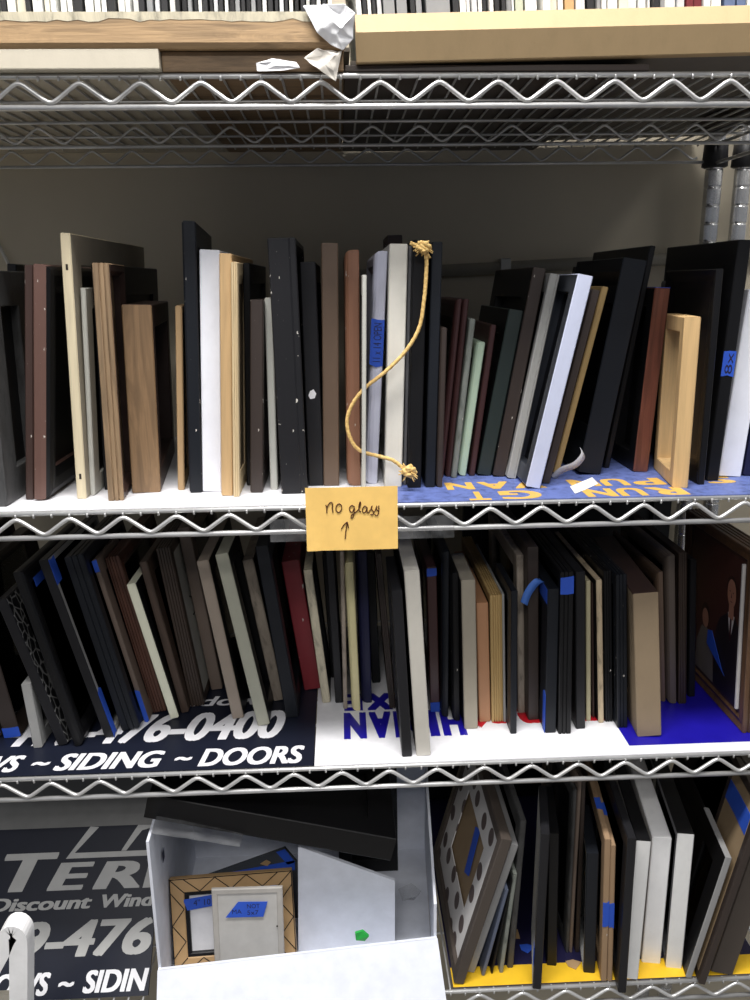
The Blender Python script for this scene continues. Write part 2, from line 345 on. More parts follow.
TIER2 = [
(-0.4444,0.0870,-8.61,0.00,0.2374,0.0193,0.2000,'espresso','dark espresso frame leaning left in the lower left corner of the middle shelf',{'tape': [('spine', 0.02, 0.06)]}),
(-0.4204,0.0854,-8.00,0.00,0.2179,0.0207,0.2000,'espresso','brown black frame with blue tape at its foot at left end of middle shelf',{'tape': [('spine', 0.0, 0.06)]}),
(-0.3808,0.0600,-3.14,0.00,0.0861,0.0112,0.0600,'greyboard','short light grey frame whose foot shows under the pewter patterned frame',{'prof': 'flat'}),
(-0.3512,0.0628,-14.80,0.00,0.1985,0.0124,0.2000,'black2','charcoal frame with embossed pewter scroll face leaning left',{'prof': 'flat', 'w': 0.028, 'fc': 'pewter', 'fs': 1, 'bc': 'black'}),
(-0.3305,0.0600,-11.72,0.00,0.2317,0.0120,0.2000,'black','black frame with torn blue tape on its face, right of the pewter patterned frame',{'fs': 1, 'bc': 'black', 'tape': [('face', 0.02, 0.06, 0.88, 0.93)]}),
(-0.2989,0.0776,-13.16,0.00,0.2410,0.0116,0.2000,'black2','black frame with a silver inner strip and blue tape at top and foot',{'prof': 'flat', 'w': 0.008, 'fc': 'silver', 'fs': 1, 'tape': [('face', 0.0, 0.018, 0.86, 0.99), ('face', 0, 0.012, 0.0, 0.26)]}),
(-0.2760,0.0926,-11.59,0.00,0.2375,0.0230,0.1794,'blueblack','thick blue black frame leaning left before the thin taupe taped frame',{'prof': 'groove'}),
(-0.2603,0.1135,-11.74,0.00,0.2260,0.0060,0.1000,'taupe','thin taupe frame with blue tape at both ends leaning left',{'prof': 'flat', 'tape': [('spine', 0.0, 0.2), ('spine', 0.93, 1.0)]}),
(-0.2486,0.1358,-11.19,0.00,0.2207,0.0179,0.2000,'chestnut','ridged red brown frame leaning left before a bright ivory frame',{'prof': 'ridge'}),
(-0.2261,0.1189,-12.13,0.00,0.1908,0.0113,0.1200,'ivory','bright ivory frame leaning left, shortest light piece at left of middle shelf',{'fc': 'black', 'prof': 'flat', 'w': 0.02}),
(-0.2154,0.1335,-10.06,0.00,0.2133,0.0101,0.2000,'walnut2','dark walnut frame leaning left right behind the bright ivory frame',{'prof': 'flat'}),
(-0.2013,0.1485,-7.37,0.00,0.2249,0.0181,0.2200,'walnut','ridged near black walnut frame leaning left, pale back with wire hook showing',{'prof': 'ridge', 'fs': -1, 'w': 0.012, 'bc': 'palegrey', 'flush': 1, 'hook': 'back'}),
(-0.1823,0.1945,-7.19,0.00,0.2370,0.0159,0.2000,'taupe','dark taupe frame rising tall behind a lighter taupe frame',{'prof': 'flat'}),
(-0.1433,0.1135,-8.35,0.00,0.2186,0.0149,0.2000,'taupe2','light taupe frame with glossy edge leaning left over the large digits',{'fc': 'black', 'prof': 'gloss'}),
(-0.1085,0.0938,-9.78,0.00,0.2342,0.0156,0.1000,'sage','light sage grey frame with black mitre nicks leaning left',{'fc': 'black', 'prof': 'flat'}),
(-0.0935,0.1575,-9.00,0.00,0.2035,0.0143,0.2000,'driftwood','distressed driftwood grey frame leaning left beside a black frame',{'fc': 'black', 'prof': 'flat'}),
(-0.0730,0.1114,-6.96,0.00,0.2361,0.0163,0.2200,'blueblack','blue black frame leaning left, directly left of the crimson frame',{}),
(-0.0488,0.1854,-7.27,0.00,0.1896,0.0239,0.2000,'crimson','crimson red frame with tiny white chips below the yellow note',{'prof': 'flat', 'chips': 2, 'w': 0.03}),
(-0.0293,0.1477,-5.69,0.00,0.1899,0.0111,0.1000,'driftcream','distressed cream frame leaning left, right of the crimson frame',{'fc': 'black', 'prof': 'flat'}),
(-0.0206,0.2200,-2.31,0.00,0.1839,0.0065,0.1500,'black','thin black frame behind the distressed cream frame',{}),
(-0.0122,0.1466,-1.88,0.00,0.2175,0.0106,0.1000,'black2','black frame standing under the yellow note, right of the distressed cream frame',{'prof': 'flat'}),
(-0.0041,0.1300,0.12,0.00,0.2188,0.0053,0.1800,'driftwood','thin whitish driftwood frame far back under the yellow note',{}),
(0.0100,0.1239,-1.48,0.00,0.2066,0.0113,0.2200,'butter','pale butter yellow frame under the right corner of the yellow note',{'prof': 'round'}),
(0.0243,0.1441,-0.89,0.00,0.2132,0.0148,0.1000,'navy','navy blue frame right of the pale butter yellow frame',{'prof': 'round'}),
(0.0399,0.2000,-1.66,0.00,0.1926,0.0116,0.1800,'black','black frame between the navy frame and the slim leaning espresso frame',{}),
(0.0583,0.1260,-4.28,0.00,0.2165,0.0081,0.1000,'espresso','slim espresso frame leaning left in front of black ones',{}),
(0.0683,0.0119,-3.05,0.00,0.2105,0.0121,0.1202,'black2','black frame set furthest forward on the middle shelf, left of the grey white one',{'prof': 'flat'}),
(0.0879,0.0127,-3.43,0.00,0.2333,0.0173,0.2400,'greywhite','grey white frame with nicked edge reaching the front of the middle shelf',{'fc': 'black', 'prof': 'flat'}),
(0.1136,0.1144,-1.74,0.00,0.2011,0.0123,0.2000,'maroon','dull maroon frame with blue tape at top and foot',{'prof': 'flat', 'tape': [('spine', 0.0, 0.07), ('spine', 0.94, 0.99)]}),
(0.1243,0.1009,-0.27,0.00,0.2250,0.0095,0.2000,'blueblack','tall slim black frame right of the dull maroon frame',{'prof': 'round'}),
(0.1376,0.0900,-1.28,0.00,0.2013,0.0103,0.2000,'black','black frame with white chips left of the greige frame',{'chips': 1}),
(0.1537,0.0695,-2.00,0.00,0.1994,0.0172,0.1000,'greige','flat greige frame right of a chipped black frame, its top bare',{'fc': 'black', 'prof': 'flat'}),
(0.1740,0.0852,-2.48,0.00,0.1630,0.0149,0.2000,'terracotta','short orange tan frame beside the gold wood frame',{'prof': 'flat'}),
(0.1900,0.0841,-2.13,0.00,0.1734,0.0150,0.2400,'goldwood','gold toned wood frame with ridged top running far back',{'prof': 'ridge', 'tc': 'goldwood'}),
(0.1992,0.0834,-2.26,0.00,0.1748,0.0028,0.2000,'greyboard','thin grey board frame pressed to the right side of the gold wood frame',{'prof': 'flat'}),
(0.2044,0.0545,-1.43,0.00,0.1898,0.0079,0.1000,'blueblack','black frame right of the gold wood frame and its thin grey board',{'prof': 'flat'}),
(0.2255,0.1045,-2.43,0.00,0.2174,0.0089,0.2000,'driftwood','narrow tan grey frame between two dark frames near middle of shelf',{'prof': 'flat'}),
(0.2368,0.0860,-2.33,0.00,0.2334,0.0140,0.2000,'espresso','tall espresso frame with a curl of blue tape hanging from its top',{'prof': 'flat'}),
(0.2506,0.0537,-1.31,0.00,0.1911,0.0140,0.1000,'blueblack','blue black frame with blue tape down its side, standing forward',{'prof': 'flat', 'w': 0.03, 'fs': -1, 'tape': [('face', 0.0, 0.012, 0.0, 0.28), ('face', 0.002, 0.04, 0.9, 0.995)]}),
(0.2675,0.0500,-1.90,0.00,0.2134,0.0159,0.2000,'black','black frame with a big blue tape patch at its upper corner',{'tape': [('spine', 0.87, 0.97)]}),
(0.2906,0.0606,-3.07,0.00,0.2091,0.0120,0.2000,'black2','black frame with a small white scratch, left of a thin olive cream frame',{'prof': 'flat'}),
(0.3062,0.0790,-3.25,0.00,0.1906,0.0059,0.2000,'olive','thin olive cream frame right of the scratched black frame',{'fc': 'black', 'prof': 'flat'}),
(0.3142,0.0859,-3.74,0.00,0.1852,0.0036,0.2000,'dkbrown','thin dark brown frame between the olive cream and speckled tan frames',{}),
(0.3207,0.0732,-4.13,0.00,0.1939,0.0071,0.2000,'tanspeck','thin speckled tan frame right of the olive cream frame',{'fc': 'black', 'prof': 'flat'}),
(0.3315,0.0749,-4.02,0.00,0.2043,0.0100,0.2000,'black','black frame with white corner nick, right of the speckled tan frame',{'chips': 1}),
(0.3434,0.0595,-4.04,0.00,0.2050,0.0129,0.2000,'blueblack','black frame with bright top nick, left of the thick kraft brown frame',{'chips': 1}),
(0.3691,0.0367,-5.44,5.00,0.1885,0.0295,0.2200,'kraft','thickest kraft brown wrapped frame standing on the blue patch',{'prof': 'flat', 'tc': 'dkbrown', 'bc': 'kraft', 'w': 0.04}),
(0.4185,0.1206,-5.59,0.00,0.1845,0.0082,0.1800,'brown','slim brown frame just behind the thick kraft brown frame',{}),
(0.4289,0.1145,-5.28,0.00,0.2083,0.0115,0.1800,'greybrown','grey brown frame standing back right of the thick kraft brown frame',{'prof': 'round'}),
(0.4423,0.1136,-4.60,0.00,0.2114,0.0108,0.1800,'walnut','dark walnut frame with a fine gold line, standing back on the blue patch',{'prof': 'ridge'}),
(0.4623,0.1313,-4.36,0.00,0.1954,0.0090,0.1700,'black','black frame in the dark between the walnut frame and the portrait',{}),
]
TIER3 = [
(0.1334,0.0063,14.89,0.00,0.2202,0.0137,0.2500,'umber','umber brown frame with polka dot mat and kraft centre leaning right beside the white bin',{'w': 0.014, 'fs': -1, 'prof': 'flat', 'mat': 'dots', 'bc': 'kraft2'}),
(0.1517,0.0241,15.26,0.00,0.1986,0.0106,0.2000,'steelgrey','grey frame leaning right against the polka dot frame',{'prof': 'flat'}),
(0.1671,0.0185,11.98,0.00,0.1338,0.0045,0.1500,'slateblue','thin slate blue frame fanned out low beside the grey leaning frame',{'prof': 'flat'}),
(0.1785,0.0211,8.76,0.00,0.1453,0.0035,0.1500,'black','thin black frame fanned between slate blue and grey green ones',{}),
(0.1915,0.0220,5.31,0.00,0.1523,0.0051,0.1500,'greygreen','thin grey green frame fanned out before a dark grey one',{'prof': 'flat'}),
(0.2048,0.0293,2.65,0.00,0.2234,0.0079,0.1800,'charcoal','slim dark charcoal frame leaning right of the fanned thin frames',{}),
(0.2319,-0.0056,0.38,12.00,0.2297,0.0110,0.1000,'black2','black frame with a pale left edge jutting over the yellow liner edge',{'prof': 'flat', 'fs': -1, 'fc': 'greyboard', 'w': 0.004, 'bc': 'black', 'tape': [('face', 0.0, 0.012, 0.15, 0.27)]}),
(0.2602,0.0300,-1.49,10.00,0.2019,0.0127,0.1000,'black','black frame just behind the one with a pale left edge',{'prof': 'flat'}),
(0.2860,0.0500,-0.31,0.00,0.2511,0.0049,0.1323,'charcoal','tall thin charcoal frame left of the taupe strip frame',{}),
(0.2908,0.0500,-0.14,0.00,0.2622,0.0052,0.1800,'taupe','thin taupe frame standing tall in the middle of the bottom shelf',{}),
(0.3003,0.0500,-1.12,0.00,0.2618,0.0054,0.1800,'espresso','thin espresso frame right of the thin taupe frame on the bottom shelf',{}),
(0.3059,0.0155,-1.59,10.00,0.1818,0.0150,0.1000,'blueblack','short black frame standing left of the pair of brown cardboard edged frames',{'prof': 'flat', 'fs': -1, 'fc': 'greyboard', 'w': 0.004, 'bc': 'black'}),
(0.3211,0.0020,-1.96,8.00,0.2121,0.0077,0.2200,'cardboard','left of a pair of brown cardboard frames bound by blue tape',{'prof': 'flat', 'tape': [('spine', 0.4, 0.57), ('top', 0.06, 0.085)], 'chips': 1}),
(0.3287,0.0015,-2.18,8.00,0.2034,0.0063,0.2200,'cardboard','right of a pair of brown cardboard frames bound by blue tape',{'prof': 'flat', 'tape': [('spine', 0.41, 0.58), ('top', 0.06, 0.085)]}),
(0.3385,-0.0172,-0.65,7.00,0.2274,0.0104,0.2400,'black2','black frame jutting over the shelf edge, left of the white edged frames',{'prof': 'flat'}),
(0.3567,0.0032,0.56,8.50,0.2077,0.0179,0.2400,'white2','white edged frame with black top, first right of the black jutting frame',{'prof': 'flat', 'tc': 'black'}),
(0.3922,0.0270,0.01,9.50,0.1924,0.0240,0.2600,'whitegloss','glossy white frame with bright white top, set back between two white edged ones',{'prof': 'flat'}),
(0.4188,0.0172,-0.28,10.00,0.2043,0.0203,0.2400,'white2','white edged frame with black top, furthest right of the white ones',{'prof': 'flat', 'tc': 'black', 'fc': 'grey', 'fs': -1, 'w': 0.01}),
(0.4424,0.0300,10.76,9.00,0.1710,0.0039,0.2400,'black','black frame with thin silver line leaning right, left of the pale grey edged one',{'fs': -1, 'fc': 'black', 'bc': 'black', 'w': 0.03}),
(0.4317,0.0004,10.11,9.00,0.1869,0.0081,0.1000,'steelgrey','pale grey edged frame with black face leaning right on the bottom shelf',{'prof': 'flat', 'fs': -1, 'fc': 'black', 'bc': 'black', 'w': 0.03}),
(0.4440,-0.0109,10.24,9.00,0.2726,0.0089,0.1000,'espresso','dark espresso frame with kraft back and blue tape leaning right at bottom shelf end',{'prof': 'flat', 'fs': 1, 'bc': 'kraft2', 'w': 0.01, 'tape': [('back', 0.012, 0.09, 0.8, 0.9)]}),
(0.4761,0.0028,10.39,6.00,0.2604,0.0286,0.2600,'umber','thick umber frame leaning right, cut off at the right end of the bottom shelf',{'prof': 'flat', 'fs': -1, 'w': 0.02, 'bc': 'black'}),
]
ROPE = [(0.0761, 0.052, 0.0407), (0.0845, 0.052, 0.0375), (0.093, 0.052, 0.0334), (0.0931, 0.052, 0.008), (0.091, 0.052, -0.0178), (0.0857, 0.052, -0.0471), (0.0704, 0.052, -0.0724), (0.0484, 0.052, -0.0937), (0.0263, 0.052, -0.1107), (0.0117, 0.052, -0.1291), (0.0057, 0.052, -0.1479), (0.0098, 0.052, -0.1682), (0.0207, 0.052, -0.181), (0.0397, 0.052, -0.1871), (0.0554, 0.052, -0.192), (0.0666, 0.052, -0.2003), (0.0733, 0.052, -0.2051)]
KNOT_TOP = [(0.0907, 0.05, 0.0364)]
KNOT_LOW = [(0.0741, 0.048, -0.2042)]
KTL = [(0.0759, 0.05, 0.0406), (0.0991, 0.05, 0.0403), (0.0949, 0.05, 0.0293)]
PAPER_UP = [(-0.026, -0.022, 0.2421), (-0.0089, -0.022, 0.2437), (0.0116, -0.022, 0.2413), (0.0205, -0.022, 0.2348), (0.0183, -0.022, 0.2154), (0.009, -0.022, 0.2056), (-0.0026, -0.022, 0.2105), (-0.0141, -0.022, 0.2195), (-0.0004, -0.022, 0.2284)]
PAPER_LOW = [(-0.0146, -0.018, 0.2091), (0.0045, -0.018, 0.2049), (0.0082, -0.018, 0.2066), (0.002, -0.018, 0.18), (-0.0142, -0.018, 0.1901), (-0.0267, -0.018, 0.2), (-0.0031, -0.018, 0.1967)]
SCRAP = [(-0.0709, -0.014, 0.197), (-0.0561, -0.014, 0.2011), (-0.0343, -0.014, 0.1977), (-0.0308, -0.014, 0.1927), (-0.0447, -0.014, 0.1902), (-0.0703, -0.014, 0.1903)]
STRIP = [(0.2492, 0.09, -0.2262), (0.2582, 0.085, -0.2156), (0.2719, 0.08, -0.2087), (0.2809, 0.08, -0.1982), (0.2808, 0.085, -0.192)]
WISP = [(0.258, 0.0478, -0.227), (0.2913, 0.0739, -0.227), (0.2937, 0.0588, -0.227), (0.2708, 0.0325, -0.227), (0.2548, 0.016, -0.227)]
TAPECURL = [(0.2236, 0.075, -0.3423), (0.2359, 0.075, -0.3452), (0.2351, 0.075, -0.3555), (0.2231, 0.075, -0.3616), (0.2214, 0.075, -0.3823), (0.2162, 0.075, -0.3743)]
BRACKET = [(-0.3744, -0.12, -0.6911), (-0.3572, -0.12, -0.6538), (-0.3392, -0.12, -0.6235), (-0.3357, -0.12, -0.6286), (-0.336, -0.12, -0.6486), (-0.3467, -0.12, -0.7384)]
PANEL = [(-0.0693, 0.06, -0.7026), (0.0555, 0.06, -0.7589), (0.0548, 0.06, -0.8588), (-0.0751, 0.06, -0.8599)]
GREYBOARD = [(-0.1705, 0.028, -0.7374), (-0.0879, 0.028, -0.737), (-0.091, 0.028, -0.8441), (-0.1824, 0.028, -0.847)]
TAPE_GB = [(-0.16, 0.0265, -0.7742), (-0.145, 0.0265, -0.7538), (-0.1074, 0.0265, -0.7557), (-0.1134, 0.0265, -0.7766)]
TAPE_FR = [(-0.2196, 0.045, -0.7693), (-0.1758, 0.045, -0.7639), (-0.1772, 0.045, -0.7853), (-0.2146, 0.045, -0.7895)]
WHITECARD = [(-0.2101, 0.05, -0.768), (-0.1816, 0.05, -0.7618), (-0.1854, 0.05, -0.8636), (-0.2194, 0.05, -0.8617)]
GREEN = [(0.0026, 0.0, -0.7872), (0.0126, 0.0, -0.7862), (0.02, 0.0, -0.7926), (0.0148, 0.0, -0.8014), (0.0036, 0.0, -0.7978)]
WRAP = [(-0.2266, 0.13, -0.8036), (-0.0925, 0.13, -0.7545), (-0.0768, 0.13, -0.778), (-0.0777, 0.13, -0.8009), (-0.2208, 0.13, -0.8204)]
BLUE1 = [(-0.2272, 0.12, -0.7984), (-0.0776, 0.12, -0.7764), (-0.0769, 0.12, -0.7927), (-0.2255, 0.12, -0.8133)]
BLACKB = [(-0.0157, 0.22, -0.736), (0.0484, 0.22, -0.7387), (0.0504, 0.22, -0.8347), (-0.0176, 0.22, -0.8139)]
PORTRAIT = [0.4995, 0.0376, -0.0525, 0.2358, 0.027, 0.19]
CORNERBITS = [(0.2336, 0.0578, -0.8745), (0.2878, 0.0462, -0.8745), (0.2436, 0.0836, -0.8745)]
# ------------------------------------------------------------------ measures (metres; floor at z = 0, shelf front at y = 0)
ZO = 1.5
Z4, Z3, Z2, Z1 = ZO+.1832, ZO-.2368, ZO-.5535, ZO-.8840
DEP = .4177
PITCH = .056
XL, XR = -.556, .556
ST = {k: z+.0095 for k, z in ((1, Z3), (2, Z2), (3, Z1))}      # top of the liner on each shelf

# ------------------------------------------------------------------ the setting
def setting():
    m, nt, b = newmat('beige_wall_paint'); b.inputs['Roughness'].default_value = .75
    n1 = noisetex(nt, coords(nt, (1,1,1)), 2.5, 5); c = lin((206,196,174))
    nt.links.new(ramp(nt, n1, [(.3, sc(c, .9)), (.7, sc(c, 1.05))]), b.inputs['Base Color'])
    bump(nt, b, noisetex(nt, coords(nt, (1,1,1)), 240, 3), .12)
    tag(obj('wall_back', box(bmesh.new(), -3, 3, .485, .60, 0, 3.0), m), kind='structure')
    m2, nt, b = newmat('grey_vinyl_floor'); b.inputs['Roughness'].default_value = .45
    n1 = noisetex(nt, coords(nt, (1,1,1)), 6, 6)
    nt.links.new(ramp(nt, n1, [(.3, lin((120,116,110))), (.7, lin((150,146,138)))]), b.inputs['Base Color'])
    tag(obj('floor', box(bmesh.new(), -3, 3, -4.5, .60, -.1, 0), m2), kind='structure')
    # ceiling lamps: bare area lights, no fixtures built
    w = bpy.data.worlds.new('room'); bpy.context.scene.world = w; w.use_nodes = True
    w.node_tree.nodes['Background'].inputs[0].default_value = (*AMB, 1); w.node_tree.nodes['Background'].inputs[1].default_value = AMBS
    for (x, y, sx, sy, e) in LAMPS:
        l = bpy.data.lights.new('ceiling_light', 'AREA'); l.shape = 'RECTANGLE'; l.size = sx; l.size_y = sy; l.energy = e
        l.color = (1.0, .975, .95)
        o = bpy.data.objects.new('ceiling_light', l); C.objects.link(o); o.location = (x, y, 2.9)
setting_done = False

# ------------------------------------------------------------------ chrome wire shelving
def zigzag(bm, x0, x1, y, zp, phase, r):
    pts = []
    n0 = math.ceil((x0-phase)/(PITCH/2)); n1 = math.floor((x1-phase)/(PITCH/2))
    for i in range(n0, n1+1):
        x = phase+i*PITCH/2
        top = i % 2 == 0
        z = zp if top else zp-.0165
        d = .0035; s = 1 if top else -1
        pts += [(x-d*1.6, y, z-s*.0022), (x-d*.5, y, z-s*.0002), (x+d*.5, y, z-s*.0002), (x+d*1.6, y, z-s*.0022)]
    tube(bm, pts, r, 8)
def wire_unit(name, x0, x1, label, phases, dots):
    root = empty(name, Matrix.Translation((0, 0, 0)), label, 'shelving unit', None)
    cm = chrome()
    for k, zp in enumerate((Z4, Z3, Z2, Z1)):
        ph, phm, phb = phases[k]
        bm = bmesh.new(); a, b = x0+.012, x1-.012
        for y, p, r0, rz in ((0, ph, 1., .0), (DEP/2, phm, .75, -.0025), (DEP, phb, .75, .003)):
            tube(bm, [(a, y, zp+rz+.006), (b, y, zp+rz+.006)], .0026*r0, 8)
            tube(bm, [(a, y, zp+rz-.0205), (b, y, zp+rz-.0205)], .0029*r0, 8)
        for x in (x0+.004, x1-.004):
            tube(bm, [(x, .012, zp+.006), (x, DEP-.012, zp+.006)], .0026, 8)
            tube(bm, [(x, .012, zp-.0205), (x, DEP-.012, zp-.0205)], .0026, 8)
        sh = obj('shelf_frame', bm, cm, root, smooth=False)
        bm = bmesh.new()
        zigzag(bm, a+.01, b-.01, -.0012, zp, ph, .0023)
        zigzag(bm, a+.01, b-.01, DEP/2, zp-.0025, phm, .0016)
        zigzag(bm, a+.01, b-.01, DEP, zp+.003, phb, .0016)
        obj('zigzag_wire', bm, cm, sh)
        bm = bmesh.new()
        i0 = math.ceil((a-ph)/(PITCH/3)); i1 = math.floor((b-ph)/(PITCH/3))
        for i in range(i0, i1+1):
            x = ph+i*PITCH/3
            tube(bm, [(x, -.0016, zp+.0018), (x, -.0024, zp+.0050), (x, .004, zp+.0072), (x, .02, zp+.0072), (x, DEP-.004, zp+.0072), (x, DEP+.002, zp+.005)], .0013, 6)
        for y in (.1, .31):
            tube(bm, [(a, y, zp+.0042), (b, y, zp+.0042)], .0018, 6)
        obj('wire_mat', bm, cm, sh)
    for x in (x0, x1):
        for y in (0.0, DEP):
            bm = bmesh.new(); prof = [(.0127, .01)]
            z = .03
            while z < 2.05:
                prof += [(.0127, z-.0030), (.0127, z-.0011), (.0118, z-.0004), (.0118, z+.0004), (.0127, z+.0011), (.0127, z+.0030)]; z += .0254
            prof += [(.0127, 2.06), (.009, 2.066)]
            lathe(bm, prof, 20, x, y)
            p = obj('post', bm, post_chrome(), root)
            for zp in (Z4, Z3, Z2, Z1):
                bm = bmesh.new()
                lathe(bm, [(.0140, zp-.026), (.0185, zp-.024), (.0165, zp+.008), (.0140, zp+.0095)], 20, x, y)
                obj('collar', bm, plain('black_plastic', (22,22,24), .5), p)
            bm = bmesh.new(); lathe(bm, [(.012, 0), (.016, .001), (.016, .012), (.012, .014)], 16, x, y)
            obj('foot', bm, plain('black_plastic', (22,22,24), .5), p)
    return root

# ------------------------------------------------------------------ picture frames
def profile(kind, w, t):
    c = min(.0011, t*.18)
    if kind == 'round':
        return [(c,0),(0,c),(0,t*.45),(w*.04,t*.72),(w*.14,t*.9),(w*.34,t),(w*.7,t*.92),(w,t*.6),(w,0)]
    if kind == 'groove':
        g = .0012
        return [(c,0),(0,c),(0,t*.36),(g,t*.39),(g,t*.43),(0,t*.46),(0,t*.66),(g,t*.69),(g,t*.73),(0,t*.76),(0,t-c),(c,t),(w*.6,t),(w,t*.7),(w,0)]
    if kind == 'ridge':
        P = [(c,0),(0,c)]
        for i in range(4):
            a = .12+.2*i
            P += [(0,t*a),(.0014,t*(a+.03)),(.0014,t*(a+.06)),(0,t*(a+.09))]
        return P+[(0,t-c),(c,t),(w*.35,t*.9),(w*.6,t*.95),(w,t*.65),(w,0)]
    if kind == 'scoop':
        return [(c,0),(0,c),(0,t*.72),(.0006,t*.76),(0,t*.8),(0,t-c),(c,t),(w*.12,t),(w*.3,t*.7),(w*.6,t*.5),(w*.85,t*.55),(w,t*.7),(w,0)]
    if kind == 'scoop2':
        return [(c,0),(0,c),(0,t-c),(c,t),(w*.3,t*.85),(w*.6,t*.55),(w,t*.4),(w,0)]
    if kind == 'cham':
        return [(t*.14,0),(0,t*.14),(0,t-.0012),(.0012,t),(w*.8,t),(w,t*.8),(w,0)]
    if kind == 'metal':
        return [(c,0),(0,c),(0,t*.2),(.0008,t*.24),(0,t*.28),(0,t-c),(c,t),(w*.5,t*.96),(w,t*.8),(w,0)]
    return [(c,0),(0,c),(0,t-c),(c,t),(w-c,t),(w,t-c),(w,0)]
def moulding(prof, t, W, H, fs, fc, tc):
    """a mitred ring; local x = normal, y = width going back, z = height"""
    bm = bmesh.new(); P = prof; n = len(P)
    def cor(u): return ((u,u),(W-u,u),(W-u,H-u),(u,H-u))
    V = []
    for (u, nn) in P:
        V.append([bm.verts.new(((nn-t/2)*fs, y, z)) for y, z in cor(u)])
    for i in range(n):
        j = (i+1) % n
        for s in range(4):
            q = (s+1) % 4
            f = bm.faces.new((V[i][s], V[i][q], V[j][q], V[j][s]))
            u = (P[i][0]+P[j][0])/2; nn = (P[i][1]+P[j][1])/2
            outer = max(P[i][0], P[j][0]) <= .002
            if fc and not outer and nn > t*.3: f.material_index = 1
            elif tc and s == 2 and outer: f.material_index = 2
    return bm
def jag(n, amp, rng): return [rng.uniform(-amp, amp) for _ in range(n)]
def tape_piece(parent, rect, fixed, axis, sign, text=None, label=None):
    """thin strip of tape with torn ends; rect = (a0,a1,b0,b1) in the two other axes"""
    rng = random.Random(hash((round(rect[0],4), round(rect[2],4))) & 0xffff)
    a0, a1, b0, b1 = rect; th = .0004
    e = (b1-b0)*.05
    pts2 = [(a0, b0+rng.uniform(-e,e)), ((a0+a1)/2, b0+rng.uniform(-e,e)), (a1, b0+rng.uniform(-e,e)), (a1, b1+rng.uniform(-e,e)), ((a0+a1)/2, b1+rng.uniform(-e,e)), (a0, b1+rng.uniform(-e,e))]
    def P(a, b):
        if axis == 'y': return (a, fixed, b)      # on the spine: a = x, b = z
        if axis == 'x': return (fixed, a, b)      # on a face: a = y, b = z
        return (a, b, fixed)                      # on top: a = x, b = y
    n = {'y': (0,1,0), 'x': (1,0,0), 'z': (0,0,1)}[axis]
    bm = prism(bmesh.new(), [P(a, b) for a, b in pts2], th*sign, n)
    o = obj('tape', bm, TAPE(), parent)
    if label: o['label'] = label
    if text:
        if axis == 'y':
            W, Hh = a1-a0, b1-b0
            if Hh > W*1.5:
                # written along the strip, read from bottom to top
                M = Matrix.Translation((a1-W*.18, fixed+th*sign*1.02, b0+Hh*.1)) @ Matrix(((0,-1,0,0),(0,0,-1,0),(1,0,0,0),(0,0,0,1)))
                bmt = text_bm(text, (0, Hh*.8, 0, W*.6), M, 0, .0, .0001)
            else:
                M = Matrix.Translation((a0, fixed+th*sign*1.02, b0)) @ Matrix(((1,0,0,0),(0,0,-1,0),(0,1,0,0),(0,0,0,1)))
                bmt = text_bm(text, (W*.2, W*.8, Hh*.25, Hh*.7), M, 0, 0, .0001)
            obj('handwriting', bmt, INK(), o)
    return o
def frame_matrix(X, Y, a, yaw, t, st):
    a = R(a); yaw = R(yaw)
    return Matrix.Translation((X, Y, st+t/2*abs(math.sin(a))+.0002)) @ Matrix.Rotation(-yaw, 4, 'Z') @ Matrix.Rotation(a, 4, 'Y')
